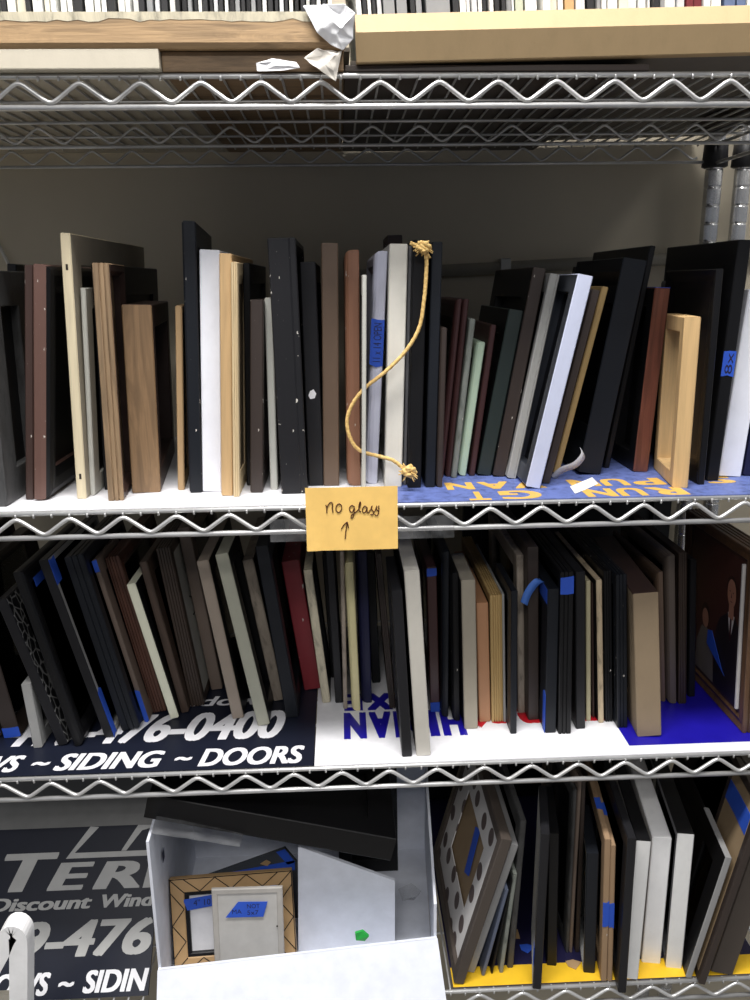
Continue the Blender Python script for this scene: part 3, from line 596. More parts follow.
def picture_frame(X, Y, a, yaw, H, t, W, col, label, o, st, group, glass):
    root = empty('picture_frame', frame_matrix(X, Y, a, yaw, t, st), label, 'picture frame', group)
    fs = o.get('fs', 1 if X < 0 else -1)
    w = min(o.get('w', .022), W*.3, H*.3)
    pr = o.get('prof') or ['flat','round','groove','scoop2'][int(abs(X)*997) % 4]
    prof = profile(pr, w, t)
    fc, tc = o.get('fc'), o.get('tc')
    bm = moulding(prof, t, W, H, fs, fc, tc)
    obj('moulding', bm, [pal(col, o.get('chips', 0)), pal(fc or col), pal(tc or col)], root)
    if not o.get('open'):
        bc = o.get('bc') or ('kraft2' if pr in ('groove','flat') and int(abs(X)*1313) % 3 == 0 else 'black')
        bt = min(.002, t*.3)
        nb = .0004 if o.get('flush') or (o.get('tape') and o['tape'][0][0] == 'back') else t*.16
        bm = box(bmesh.new(), 0, 0+bt, w*.75, W-w*.75, w*.75, H-w*.75)
        for v in bm.verts: v.co.x = (nb+v.co.x-t/2)*fs
        for f in bm.faces: f.normal_update()
        bo = obj('backing_board', bm, pal(bc) if o.get('mat') != 'dots' else pal('kraft2'), root)
        if o.get('mat') == 'dots':
            n0 = t*.5; m = .047
            bm = bmesh.new()
            lo = []
            for (y, z) in ((w*.8,w*.8),(W-w*.8,w*.8),(W-w*.8,H-w*.8),(w*.8,H-w*.8),(w+m,w+m),(W-w-m,w+m),(W-w-m,H-w-m),(w+m,H-w-m)):
                lo.append((bm.verts.new(((n0-t/2)*fs,y,z)), bm.verts.new(((n0+.0014-t/2)*fs,y,z))))
            for s in range(4):
                q = (s+1) % 4
                for l in (0, 1): bm.faces.new((lo[s][l], lo[q][l], lo[4+q][l], lo[4+s][l]))
                bm.faces.new((lo[s][0], lo[q][0], lo[q][1], lo[s][1])); bm.faces.new((lo[4+s][0], lo[4+q][0], lo[4+q][1], lo[4+s][1]))
            tag(obj('mat_board', bm, dots_mat(), root), 'white mat with dark polka dots')
            bm = prism(bmesh.new(), [((n0-t/2-.0002)*fs, y, z) for y, z in ((.085,.095),(.105,.085),(.118,.150),(.098,.160))], .0006*fs, (1,0,0))
            obj('tape', bm, TAPE(), root)
        elif glass and t > .006:
            g0 = t*.5
            bm = box(bmesh.new(), -.0006, .0006, w*.85, W-w*.85, w*.85, H-w*.85)
            for v in bm.verts: v.co.x = (g0-t/2)*fs + v.co.x
            obj('glass_pane', bm, glass_mat(), root)
        if o.get('hook'):
            back = o['hook'] == 'back'
            xs = ((nb-.0004) if back else (nb+bt+.0006))-t/2; xs *= fs; k = -fs if back else fs; y0 = .045 if back else W*.35
            pts = [(xs, y0, H*.62), (xs+.002*k, y0+.004, H*.60), (xs+.002*k, y0+.004, H*.52), (xs, y0, H*.50)]
            obj('hanger_wire', tube(bmesh.new(), smooth_path(pts), .0008, 6), plain('dark_wire', (60,58,54), .4, .8), bo)
    if o.get('nail'):
        for zf in (.09, .88):
            bm = box(bmesh.new(), -.0012, .0012, -.0003, .0004, H*zf-.003, H*zf+.003, 0)
            tag(obj('nail_hole', bm, plain('dark_hole', (40,32,24), .9), root))
    if o.get('sticker'):
        pts = [(-.001+dx, -.0001, H*.42+dz) for dx, dz in ((-.004,0),(-.002,-.004),(.003,-.003),(.005,.002),(.002,.007),(-.002,.005))]
        obj('sticker_scrap', prism(bmesh.new(), pts, -.0003, (0,1,0)), plain('white_paper', (225,225,228), .7), root)
    for tp in o.get('tape', []):
        k = tp[0]
        if k == 'spine': tape_piece(root, (-t/2, t/2, H*tp[1], H*tp[2]), -.0001, 'y', -1, tp[3] if len(tp) > 3 else None)
        elif k == 'top': tape_piece(root, (-t/2, t/2, tp[1]-.0004, tp[2]), H+.0001, 'z', 1)
        elif k == 'back': tape_piece(root, (tp[1], tp[2], H*tp[3], H*tp[4]), (nb-.0001-t/2)*fs, 'x', -fs)
        elif k == 'face': tape_piece(root, (tp[1], tp[2], H*tp[3], H*tp[4]), (t/2+.0001)*fs, 'x', fs)
    return root
def build_tier(rows, st, group, glass):
    for r in rows:
        picture_frame(*r, st, group, glass)
# ------------------------------------------------------------------ liners: old yard signs laid flat on the wire shelves
def vec(p): return Vector((p[0], p[1], p[2]+ZO))
def flat(z): return Matrix.Translation((0, 0, z))
def upside(z, x0, x1, y0, y1):
    return Matrix.Translation(((x0+x1), (y0+y1), z)) @ Matrix.Rotation(PI, 4, 'Z')
def word(parent, name, s, bb, M, m, shear=0, bold=0):
    return obj(name, text_bm(s, bb, M, shear, bold, .0002), m, parent)
def fade_text_mat():
    return plain('worn_yellow_print', (212, 170, 84), .6)
def liners():
    th = .0009
    z = ST[1]
    tag(obj('shelf_liner', box(bmesh.new(), XL+.02, .048, .001, .415, z-th, z), plain('white_plastic_sheet', (226,226,230), .5)),
        'white plastic sheet lining the left half of the upper shelf', 'shelf liner')
    b = mat('worn_blue_print', (96, 112, 172), 'distress', .5)
    o = tag(obj('sign_board', box(bmesh.new(), .049, XR-.02, -.0005, .415, z-th, z), b),
            'worn blue yard sign with upside down yellow letters on the upper shelf', 'sign')
    ym = fade_text_mat()
    for s, x0, x1, y0, y1 in (('T', .1361, .160, .000, .037), ('G', .172, .2182, .001, .038), ('N', .266, .3005, .0025, .038), ('U', .304, .3335, .003, .038), ('R', .339, .3795, .003, .038),
                              ('N', .118, .150, .048, .082), ('A', .156, .192, .048, .082), ('V', .196, .232, .048, .082), ('N', .262, .296, .05, .083), ('U', .300, .330, .05, .083), ('P', .336, .372, .05, .083), ('S', .42, .455, .05, .083)):
        word(o, 'letter', s, (x0, x1, y0, y1), upside(z-.0001, x0, x1, y0, y1), ym, 0, .04)
    z = ST[2]
    navy = plain('navy_sign_print', (24, 28, 42), .4, 0, .25); wh = plain('white_sign_print', (232,232,236), .45)
    o = tag(obj('sign_board', box(bmesh.new(), XL+.02, -.0425, .0015, .40, z-th, z), navy),
            'navy yard sign with white phone number lying flat on the middle shelf', 'sign')
    M = flat(z-.0001)
    word(o, 'lettering', '419-476-0400', (-.430, -.082, .0640, .1326), M, wh, .22, .035)
    word(o, 'lettering', 'WINDOWS', (-.560, -.388, .0095, .0445), M, wh, .2, .035)
    word(o, 'lettering', '~', (-.3755, -.3545, .021, .029), M, wh, .2, .035)
    word(o, 'lettering', 'SIDING', (-.3468, -.2222, .0088, .0446), M, wh, .2, .035)
    word(o, 'lettering', '~', (-.2080, -.1875, .021, .029), M, wh, .2, .035)
    word(o, 'lettering', 'DOORS', (-.1785, -.0545, .0072, .0452), M, wh, .2, .035)
    word(o, 'lettering', 'Discount Windows', (-.47, -.10, .150, .176), M, wh, .2, .02)
    o = tag(obj('sign_board', box(bmesh.new(), -.0415, XR-.02, .0005, .40, z-th, z), wh),
            'white yard sign with upside down blue and red letters on the middle shelf', 'sign')
    blue = plain('blue_sign_print', (28, 20, 150), .35); red = plain('red_sign_print', (196, 24, 40), .4)
    obj('blue_block', box(bmesh.new(), .338, XR-.021, .019, .399, z-.0001, z+.0001), blue, o)
    for s, x0, x1, y0, y1 in (('N', -.0065, .0222, .0555, .1197), ('A', .0262, .0545, .0555, .1197), ('M', .0578, .0975, .0555, .1197), ('I', .1015, .1135, .0555, .1197), ('H', .1180, .1476, .0555, .1197)):
        word(o, 'letter', s, (x0, x1, y0, y1), upside(z-.0001, x0, x1, y0, y1), blue, 0, .06)
    for s, x0, x1, y0, y1 in (('E', -.006, .019, .1245, .17), ('X', .024, .060, .1245, .17)):
        word(o, 'letter', s, (x0, x1, y0, y1), upside(z-.0001, x0, x1, y0, y1), blue, 0, .06)
    for s, x0, x1, y0, y1 in (('t', .150, .176, .071, .125), ('c', .182, .214, .080, .125), ('e', .219, .254, .078, .125), ('l', .262, .277, .078, .14), ('E', .290, .330, .079, .14)):
        word(o, 'letter', s, (x0, x1, y0, y1), upside(z-.0001, x0, x1, y0, y1), red, 0, .06)
    z = ST[3]
    nv = plain('dark_navy_print', (30, 28, 62), .4)
    o = tag(obj('sign_board', box(bmesh.new(), .1255, XR-.02, .0025, .40, z-th, z), nv),
            'navy sign with a bright yellow front band lying flat on the bottom shelf', 'sign')
    yl = plain('yellow_print', (236, 190, 40), .5)
    obj('yellow_band', box(bmesh.new(), .126, XR-.021, .003, .034, z-.0001, z+.0001), yl, o)
    # the second navy sign, leaning back behind the white bin
    tau = R(45); st = ST[3]
    Mp = Matrix.Translation((0, .012, st+.0004)) @ Matrix.Rotation(tau, 4, 'X') if False else \
         Matrix.Translation((0, .012, st+.0004)) @ Matrix(((1,0,0,0),(0,math.sin(tau),-math.cos(tau),0),(0,math.cos(tau),math.sin(tau),0),(0,0,0,1)))
    bm = box(bmesh.new(), -.545, -.264, 0, .405, -.004, 0); bm.transform(Mp)
    o = tag(obj('sign_board', bm, navy), 'navy yard sign leaning back on the bottom shelf, left of the white bin', 'sign')
    gr = plain('grey_sign_print', (176,176,174), .4)
    Mt = Mp @ Matrix.Translation((0,0,-.0001))
    word(o, 'lettering', 'WINDOWS', (-.543, -.3905, .0048, .0308), Mt, wh, .2, .035)
    word(o, 'lettering', '~', (-.3795, -.3595, .0135, .0195), Mt, wh, .2, .03)
    word(o, 'lettering', 'SIDIN', (-.348, -.2655, .0053, .0310), Mt, wh, .2, .035)
    word(o, 'lettering', '19-476', (-.470, -.2660, .0465, .0895), Mt, gr, .22, .035)
    word(o, 'lettering', 'Discount', (-.4845, -.3495, .1030, .1190), Mt, gr, .22, .035)
    word(o, 'lettering', 'Wind', (-.3365, -.2655, .1030, .1190), Mt, gr, .22, .035)
    def poly(pts, m, name='logo'):
        bm = prism(bmesh.new(), [(x, y, 0) for x, y in pts], .0002, (0,0,1)); bm.transform(Mt); return obj(name, bm, m, o)
    word(o, 'lettering', 'T', (-.475, -.402, .1265, .1742), Mt, gr, .22, .035)
    word(o, 'lettering', 'E', (-.412, -.352, .1262, .1605), Mt, gr, .22, .035)
    word(o, 'lettering', 'R', (-.351, -.288, .1258, .1600), Mt, gr, .22, .035)
    poly([(-.284,.1254),(-.266,.1254),(-.266,.1590),(-.2775,.1590)], gr, 'lettering')
    poly([(-.544,.206),(-.265,.206),(-.265,.404),(-.544,.404)], plain('shaded_pale_print', (120,120,118), .4), 'pale_panel')  # pale panel printed darker, the shelf's shade put into its colour
    poly([(-.392,.1655),(-.265,.1655),(-.265,.1725),(-.381,.1725),(-.352,.2050),(-.364,.2060)], gr)
    poly([(-.318,.1730),(-.311,.1730),(-.292,.1985),(-.265,.2055),(-.298,.2058)], gr)

# ------------------------------------------------------------------ trays and prints on the top shelf
def trays():
    top = Z4+.0090
    wood = pal('birch'); wd = mat('tray_plywood', (186, 154, 114), 'woodx', .6)
    lm = mat('tray_laminate', (198, 170, 128), 'paint', .6)
    def tray(x0, x1, z, label, m, tilt=0, lipm=None, bevel=False):
        t = empty('wooden_tray', Matrix.Translation((x0, 0, z)) @ Matrix.Rotation(-tilt, 4, 'Y'), label, 'tray', 'wooden trays on the top shelf')
        L = x1-x0
        if bevel:
            bm = prism(bmesh.new(), [(0,-.010,0),(0,-.0180,.0225),(0,-.0130,.0385),(0,.004,.0385),(0,.004,0)], L, (1,0,0))
        else:
            bm = prism(bmesh.new(), [(0,-.012,0),(0,-.0155,.004),(0,-.0155,.0265),(0,-.014,.0285),(0,.004,.0285),(0,.004,0)], L, (1,0,0))
        obj('front_board', bm, m, t)
        obj('bottom_panel', box(bmesh.new(), -.0055, L+.0055, .0042, .476, .001, .0045), mat('tray_bottom', (112,106,98), 'paint', .7), t)  # carried back to the wall so no light falls behind it
        if lipm:
            rng = random.Random(3); n = 60; pts = []
            for i in range(n+1):
                pts.append((L*i/n, .0285 - .0045 - rng.random()*.0035))
            bm = bmesh.new()
            a = [bm.verts.new((x, -.0158, zz)) for x, zz in pts]; b = [bm.verts.new((x, -.0159, .0289)) for x, zz in pts]; c = [bm.verts.new((x, .0042, .0290)) for x, zz in pts]
            for i in range(n):
                bm.faces.new((a[i], a[i+1], b[i+1], b[i])); bm.faces.new((b[i], b[i+1], c[i+1], c[i]))
            obj('worn_white_edge', bm, lipm, t)
        return t
    bz = top+.0172
    tag(obj('plank', box(bmesh.new(), -.54, -.159, -.0135, .476, top, bz, .0012), mat('white_board', (200,192,174), 'paint', .6)),
        'white painted plank under the left wooden tray on the top shelf', 'plank')
    tag(obj('plank', box(bmesh.new(), -.1585, .0095, -.004, .476, top, bz-.0003, .001), mat('brown_plank', (150,124,94), 'woodx', .6)),
        'brown plank under the right end of the left wooden tray', 'plank')
    tray(-.54, .0100, bz+.0003, 'left wooden tray with worn white lip on the top shelf, full of upright sheets', wd, 0, pal('driftcream'))
    tag(obj('plank', box(bmesh.new(), .0105, .30, -.002, .476, top, top+.0056, .0008), pal('walnut')),
        'dark thin plank under the left end of the right wooden tray', 'plank')
    tl = R(1.18)
    tray(.0215, .54, top+.0062, 'right wooden tray with smooth tan front on the top shelf', lm, tl, None, True)
    tag(obj('plank', box(bmesh.new(), .49, .54, .0, .36, top, top+.0150, .001), pal('walnut')), 'short dark block propping the right tray outside the view', 'plank')
    # upright sheets: (from x, to x, palette, thickness, gap)
    rng = random.Random(11)
    looks = {'w': ('white_mat', (236,236,232), 'white'), 'b': ('black_mat', (30,30,32), 'black'), 'g': ('grey_mat', (140,142,144), 'grey'),
             'l': ('light_grey_mat', (200,202,204), 'pale grey'), 't': ('tan_mat', (196,160,112), 'tan'), 'c': ('cream_mat', (222,216,196), 'cream'),
             'r': ('dark_red_mat', (108,30,38), 'dark red'), 'n': ('slate_mat', (96,112,146), 'slate blue'), 'e': ('green_grey_mat', (186,192,170), 'pale green')}
    def sheets(x0, x1, pat, side, zf, thick):
        x = x0; i = 0
        while x < x1-.002:
            k = pat[i % len(pat)]; i += 1
            t = min(thick*rng.uniform(.7, 1.35), x1-x)
            g = rng.uniform(.0006, .0016)
            key, rgb, nm = looks[k]
            z0 = zf(x)
            H = rng.uniform(.24, .33); W = rng.uniform(.2, .3); y0 = rng.uniform(.006, .014)
            sl = rng.uniform(-.012, .0) if side == 'left' else rng.uniform(-.03, -.014)
            bm = box(bmesh.new(), 0, t*.92, 0, W, 0, H, min(.0004, t*.2))
            o = obj('mat_board', bm, plain(key, rgb, .6), None, (x, y0, z0+.0004))
            if side == 'right':
                o.rotation_euler = (0, -.07, 0); o.location.z += .0004+t*math.sin(.07)
            tag(o, '%s sheet standing on edge among the prints in the %s wooden tray' % (nm, side), 'mat board', 'upright sheets in the %s wooden tray' % side)
            x += t+g
    zl = lambda x: bz+.0003+.0046
    zr = lambda x: top+.0062+.0046+(x-.0215+.012)*math.tan(tl)
    sheets(-.355, -.25, 'wcbwlcwb', 'left', zl, .006)
    sheets(-.249, -.185, 'wwbw', 'left', zl, .0062)
    sheets(-.184, -.145, 'wbglb', 'left', zl, .005)
    sheets(-.144, -.03, 'bbgbwbblbwbg', 'left', zl, .0036)
    sheets(-.029, .0, 'bwbw', 'left', zl, .0034)
    sheets(.026, .05, 'wbwbl', 'right', zr, .0036)
    sheets(.051, .0760, 'gg', 'right', zr, .012)
    sheets(.0765, .090, 'bgb', 'right', zr, .0045)
    sheets(.091, .115, 'g', 'right', zr, .022)
    sheets(.116, .150, 'bwwlwb', 'right', zr, .0048)
    sheets(.151, .175, 'wbbgw', 'right', zr, .0048)
    sheets(.176, .200, 'eww', 'right', zr, .009)
    sheets(.201, .222, 'wcw', 'right', zr, .006)
    sheets(.223, .232, 't', 'right', zr, .0085)
    sheets(.233, .262, 'wwbgw', 'right', zr, .005)
    sheets(.263, .305, 'wcww', 'right', zr, .010)
    sheets(.306, .318, 'bg', 'right', zr, .006)
    sheets(.319, .338, 'wl', 'right', zr, .010)
    sheets(.339, .355, 'rr', 'right', zr, .0075)
    sheets(.356, .375, 'ww', 'right', zr, .009)
    sheets(.376, .42, 'nnw', 'right', zr, .012)

def crumple(pts, name, m, label, cat, amp, seed, th=.0005):
    """a creased sheet: outline points fanned round the last point, creases pushed in and out"""
    rng = random.Random(seed)
    P = [vec(p) for p in pts]; c = P[-1]; ring = P[:-1]; n = len(ring)
    bm = bmesh.new()
    rv = [bm.verts.new(p+Vector((0, rng.uniform(-amp, amp), 0))) for p in ring]
    mv = [bm.verts.new((p+c)/2+Vector((rng.uniform(-amp,amp)*.4, rng.uniform(-amp*1.4, amp*.6), rng.uniform(-amp,amp)*.4))) for p in ring]
    cv = bm.verts.new(c+Vector((0, -amp, 0)))
    for i in range(n):
        j = (i+1) % n
        bm.faces.new((rv[i], rv[j], mv[j])); bm.faces.new((rv[i], mv[j], mv[i])); bm.faces.new((mv[i], mv[j], cv))
    o = obj(name, bm, m, smooth=True)
    q = o.modifiers.new('soft_creases', 'SUBSURF'); q.levels = 4; q.render_levels = 4; q.subdivision_type = 'SIMPLE'
    tx = bpy.data.textures.new('creases', 'CLOUDS'); tx.noise_scale = .014; tx.noise_depth = 1
    d = o.modifiers.new('creases', 'DISPLACE'); d.texture = tx; d.texture_coords = 'LOCAL'; d.strength = amp*1.2; d.mid_level = .5
    s = o.modifiers.new('thickness', 'SOLIDIFY'); s.thickness = th
    return tag(o, label, cat)

# ------------------------------------------------------------------ small things
def note():
    x0, x1 = -.0402, .0570
    y = -.0125; zt, zb = -.2062+ZO, -.2752+ZO
    m = plain('yellow_card', (250, 206, 118), .7)
    bm = bmesh.new(); nx, nz = 12, 8
    def P(i, j, d): 
        u, v = i/nx, j/nz
        return (x0+(x1-x0)*u, y-.0012*math.sin(PI*u)*.6-.0025*(1-v)**2*(1 if u < .15 else .35)+d, zb+(zt-zb)*v)
    F = [[bm.verts.new(P(i, j, 0)) for j in range(nz+1)] for i in range(nx+1)]
    B = [[bm.verts.new(P(i, j, .0004)) for j in range(nz+1)] for i in range(nx+1)]
    for i in range(nx):
        for j in range(nz):
            bm.faces.new((F[i][j], F[i+1][j], F[i+1][j+1], F[i][j+1])); bm.faces.new((B[i][j], B[i][j+1], B[i+1][j+1], B[i+1][j]))
    for i in range(nx):
        bm.faces.new((F[i][0], B[i][0], B[i+1][0], F[i+1][0])); bm.faces.new((F[i][nz], F[i+1][nz], B[i+1][nz], B[i][nz]))
    for j in range(nz):
        bm.faces.new((F[0][j], F[0][j+1], B[0][j+1], B[0][j])); bm.faces.new((F[nx][j], B[nx][j], B[nx][j+1], F[nx][j+1]))
    o = tag(obj('note_card', bm, m), 'yellow handwritten note card reading no glass with an upward arrow', 'note')
    S = [[(188,168),(196,190),(194,228)], [(195,198),(208,165),(226,150),(238,160),(236,195),(240,226)],
         [(285,160),(266,178),(264,210),(282,226),(302,208),(304,176),(285,160)],
         [(398,186),(378,176),(362,196),(368,222),(386,222),(398,190),(396,230),(386,266),(372,268),(378,248),(410,226),(430,205)],
         [(430,205),(444,172),(442,150),(432,182),(434,218),(446,224)],
         [(492,196),(474,184),(458,204),(462,232),(480,226),(492,196),(492,230),(500,236)],
         [(500,236),(520,206),(530,182),(522,204),(540,230),(530,250),(516,246)],
         [(540,236),(556,208),(564,184),(560,206),(576,226)], [(578,182),(577,226),(570,252),(556,256),(548,246)],
         [(325,428),(332,370),(343,300)], [(298,352),(318,322),(343,300)], [(343,300),(348,322),(351,346)]]
    bm = bmesh.new()
    for s in S:
        pts = []
        for (zx, zy) in s:
            u = (zx-40)/678; v = 1-(zy-40)/475
            yy = y-.0012*math.sin(PI*u)*.6-.0025*(1-v)**2*.35-.0004
            pts.append((x0+(x1-x0)*u, yy, zb+(zt-zb)*v))
        tube(bm, smooth_path(pts, 5), .00062, 6)
    for v in bm.verts: pass
    obj('handwriting', bm, plain('brown_marker', (84, 46, 14), .6), o)
    t = bmesh.new(); box(t, -.079, .118, -.0098, -.0092, -.2655+ZO, -.2405+ZO)
    tag(obj('label_holder', t, film_mat()), 'clear plastic label strip on the upper shelf edge behind the yellow note', 'label holder')

def rope():
    m, nt, b = newmat('yellow_rope'); b.inputs['Roughness'].default_value = .8
    n1 = noisetex(nt, coords(nt, (1,1,1)), 300, 3)
    nt.links.new(ramp(nt, n1, [(.3, lin((190,150,84))), (.6, lin((232,198,128)))]), b.inputs['Base Color'])
    root = empty('rope', Matrix.Identity(4), 'yellow braided rope hanging in a loop before white and black frames', 'rope')
    path = smooth_path([vec(p) for p in ROPE], 8)
    bm = bmesh.new(); n = 10; rings = []
    L = 0
    for i, p in enumerate(path):
        a = path[max(i-1,0)]; c = path[min(i+1, len(path)-1)]; d = (c-a).normalized()
        L += (p-path[max(i-1,0)]).length
        s = d.cross(Vector((0,1,0))).normalized(); u = s.cross(d).normalized()
        rings.append([bm.verts.new(p+(s*math.cos(2*PI*k/n)+u*math.sin(2*PI*k/n))*.0021*(1+.13*math.cos(3*(2*PI*k/n)+L*900))) for k in range(n)])
    for i in range(len(rings)-1):
        for k in range(n):
            f = bm.faces.new((rings[i][k], rings[i][(k+1)%n], rings[i+1][(k+1)%n], rings[i+1][k])); f.smooth = True
    bm.faces.new(rings[0][::-1]); bm.faces.new(rings[-1])
    obj('cord', bm, m, root)
    for c, sd, k in ((vec(KNOT_TOP[0]), 5, .0075), (vec(KNOT_LOW[0]), 9, .0085)):
        rng = random.Random(sd); bm = bmesh.new()
        pts = []
        for i in range(16):
            a = i*2.4; pts.append(c+Vector((math.cos(a)*k*rng.uniform(.5,1.1), -.003+math.sin(a*1.7)*.004, math.sin(a)*k*rng.uniform(.45,.85))))
        tube(bm, smooth_path(pts, 5), .0024, 8)
        for i in range(14):
            d = Vector((rng.uniform(-1,1), rng.uniform(-.6,.1), rng.uniform(-1,.6))).normalized()
            tube(bm, [c+d*.005, c+d*(k+rng.uniform(.002,.006))], .0007, 5)
        obj('knot', bm, m, root)

def ribbon(pts, width_vec, m, name, label, cat, th=.0004):
    path = smooth_path([vec(p) for p in pts], 6); w = Vector(width_vec)
    bm = bmesh.new(); a = [bm.verts.new(p-w/2) for p in path]; b = [bm.verts.new(p+w/2) for p in path]
    for i in range(len(path)-1): bm.faces.new((a[i], a[i+1], b[i+1], b[i]))
    o = obj(name, bm, m, smooth=True); s = o.modifiers.new('thickness', 'SOLIDIFY'); s.thickness = th
    return tag(o, label, cat)

def front_frame(name, M, W, H, t, w, m, label, group=None):
    root = empty(name, M, label, 'picture frame', group)
    obj('moulding', moulding(profile('flat', w, t), t, W, H, 1, None, None), [m, m, m], root)
    return root
FRONT = Matrix.Rotation(-PI/2, 4, 'Z')

def white_bin():
    st = ST[3]
    wm = plain('white_corrugated_plastic', (226, 230, 240), .5)
    th = .0035
    L0 = Vector((-.2422, -.0094, st)); R0 = Vector((.1067, .0217, st)); LB = Vector((-.2500, .27, st)); RB = Vector((.1195, .27, st))
    up = Vector((0,0,1))
    root = empty('storage_bin', Matrix.Identity(4), 'white plastic bin jutting over the bottom shelf edge, holding loose frames', 'bin')
    f = (R0-L0).normalized(); inn = Vector((-f.y, f.x, 0))
    obj('front_wall', prism(bmesh.new(), [L0, R0, R0+up*.0600, L0+up*.0600], th, inn), wm, root)
    # front flap folded outwards over the rim
    o = -inn*.062; dn = -up*.080
    a, b = L0+up*.0604-inn*.0006, R0+up*.0604-inn*.0006
    obj('folded_flap', prism(bmesh.new(), [a, b, b+o+dn+f*.004, a+o+dn-f*.002], th, (inn*-.8+up*.6).normalized()), wm, root)
    hl = .2415
    w = obj('side_wall', prism(bmesh.new(), [L0+inn*th, LB, LB+up*hl, L0+inn*th+up*hl], th, (1,0,0)), wm, root)
    bm = prism(bmesh.new(), [(-.2422+th+.0002+.0, .045, st+.185), (-.2422+th+.0002, .055, st+.186), (-.2424+th+.0002, .055, st+.172), (-.2424+th+.0002, .045, st+.171)], .0004, (1,0,0))
    obj('sticker', bm, plain('dark_sticker', (40,44,70), .6), w)
    r0 = R0+inn*th
    obj('side_wall', prism(bmesh.new(), [r0, RB, RB+up*.185, Vector((.114,.2,st+.165)), r0+up*.109], th, (-1,0,0)), wm, root)
    obj('back_wall', prism(bmesh.new(), [LB+Vector((th,0,0)), RB-Vector((th,0,0)), RB-Vector((th,0,0))+up*.17, LB+Vector((th,0,0))+up*.17], th, (0,-1,0)), wm, root)
    bm = prism(bmesh.new(), [L0+inn*th*1.1+f*th*1.2, R0+inn*th*1.1-f*th*1.2, RB-Vector((th*1.1,th,0)), LB+Vector((th*1.1,-th,0))], .003, up)
    obj('bin_floor', bm, wm, root)
    fl = st+.0033
    # tan frame with black triangle pattern, facing the room
    W, H, t, w = .160, .122, .010, .0185
    M = Matrix.Translation((-.2352, .0440, fl+.002)) @ Matrix.Rotation(R(-15), 4, 'X') @ Matrix.Rotation(R(-2.2), 4, 'Y') @ FRONT
    fr = front_frame('picture_frame', M, W, H, t, w, mat('tan_patterned', (186,152,108), 'paint', .5), 'tan frame with black triangle line pattern standing in the white bin', 'frames in the white bin')
    blk = pal('black'); bm = bmesh.new(); s = t/2+.0002
    def seg(p, q, wd=.0011):
        p = Vector((s, *p)); q = Vector((s, *q)); d = (q-p).normalized(); n = Vector((1,0,0)).cross(d)*wd/2
        prism(bm, [p-n, q-n, q+n, p+n], .0003, (1,0,0))
    def zig(a, b, ax, lo, hi, n):
        for i in range(n):
            u0 = a+(b-a)*i/n; u1 = a+(b-a)*(i+1)/n; um = (u0+u1)/2
            if ax == 0: seg((u0, lo), (um, hi)); seg((um, hi), (u1, lo))
            else: seg((lo, u0), (hi, um)); seg((hi, um), (lo, u1))
    zig(w, W-w, 0, H-.001, H-w+.001, 3); zig(w, W-w, 0, .001, w-.001, 3)
    zig(w, H-w, 1, .001, w-.001, 2); zig(w, H-w, 1, W-.001, W-w+.001, 2)
    for (p, q) in (((0,H),(w,H-w)), ((W,H),(W-w,H-w)), ((0,0),(w,w)), ((W,0),(W-w,w))): seg(p, q)
    for e in (.0006, ):
        seg((e,0),(e,H)); seg((W-e,0),(W-e,H)); seg((0,H-e),(W,H-e)); seg((0,e),(W,e))
    obj('pattern_lines', bm, blk, fr)
    bm = moulding(profile('flat', .0055, .006), .006, W-2*w+.001, H-2*w+.001, 1, None, None)
    bm.transform(Matrix.Translation((.001, w-.0005, w-.0005)))
    obj('inner_lip', bm, [blk, blk, blk], fr)
    i = w+.0045
    bd = obj('backing_board', box(bmesh.new(), -.0035, -.0015, i, W-i, i, H-i), plain('white_paper', (225,225,228), .7), fr)
    bm = prism(bmesh.new(), [(.0045, *p) for p in ((.0165,.0945),(.0600,.0985),(.0600,.0840),(.0215,.0800))], .0004, (1,0,0))
    tp = obj('tape', bm, TAPE(), fr)
    Mt = Matrix.Translation((.0049, .030, .0855)) @ Matrix(((0,0,1,0),(1,0,0,0),(0,1,0,0),(0,0,0,1)))
    obj('handwriting', text_bm('4" 10', (0, .022, 0, .008), Mt, 0, 0, .0001), INK(), tp)
    bm = prism(bmesh.new(), [(.0045, *p) for p in ((.131,.104),(.139,.104),(.140,.086),(.133,.086))], .0004, (1,0,0))
    obj('tape', bm, TAPE(), fr)
    # small grey canvas board in front of it
    g = Vector((-.1790, .0210, fl+.0002))
    M = Matrix.Translation(g) @ Matrix.Rotation(R(-5), 4, 'X') @ Matrix.Rotation(R(.5), 4, 'Y') @ FRONT
    gb = empty('canvas_board', M, 'small pale grey board with a blue tape label in front of the tan patterned frame', 'board')
    gw, gh = .0890, .1370; pg = plain('pale_grey_board', (186,184,180), .6)
    obj('panel', box(bmesh.new(), -.002, .0015, .004, gw-.004, .004, gh-.004), pg, gb)
    obj('rim', moulding(profile('flat', .0075, .0055), .0055, gw, gh, 1, None, None), [plain('pale_grey_rim', (176,172,166), .55)]*3, gb)
    bm = prism(bmesh.new(), [(.0032, *p) for p in ((.0165,.098),(.033,.1195),(.0700,.1185),(.0640,.0975))], .0004, (1,0,0))
    tp = obj('tape', bm, TAPE(), gb)
    for s_, (x, y, w_, h_) in (('MA', (.025,.103,.012,.006)), ('NOT', (.044,.110,.016,.006)), ('5x7', (.044,.101,.014,.006))):
        Mt = Matrix.Translation((.0036, x, y)) @ Matrix(((0,0,1,0),(1,0,0,0),(0,1,0,0),(0,0,0,1)))
        obj('handwriting', text_bm(s_, (0, w_, 0, h_), Mt, 0, 0, .0001), INK(), tp)
    obj('hole', prism(bmesh.new(), [(.0028, .081+math.cos(k*PI/4)*.0012, .083+math.sin(k*PI/4)*.0012) for k in range(8)], .0002, (1,0,0)), plain('dark_hole', (40,32,24), .9), gb)
    # white foam panel with sloping top
    y = .062
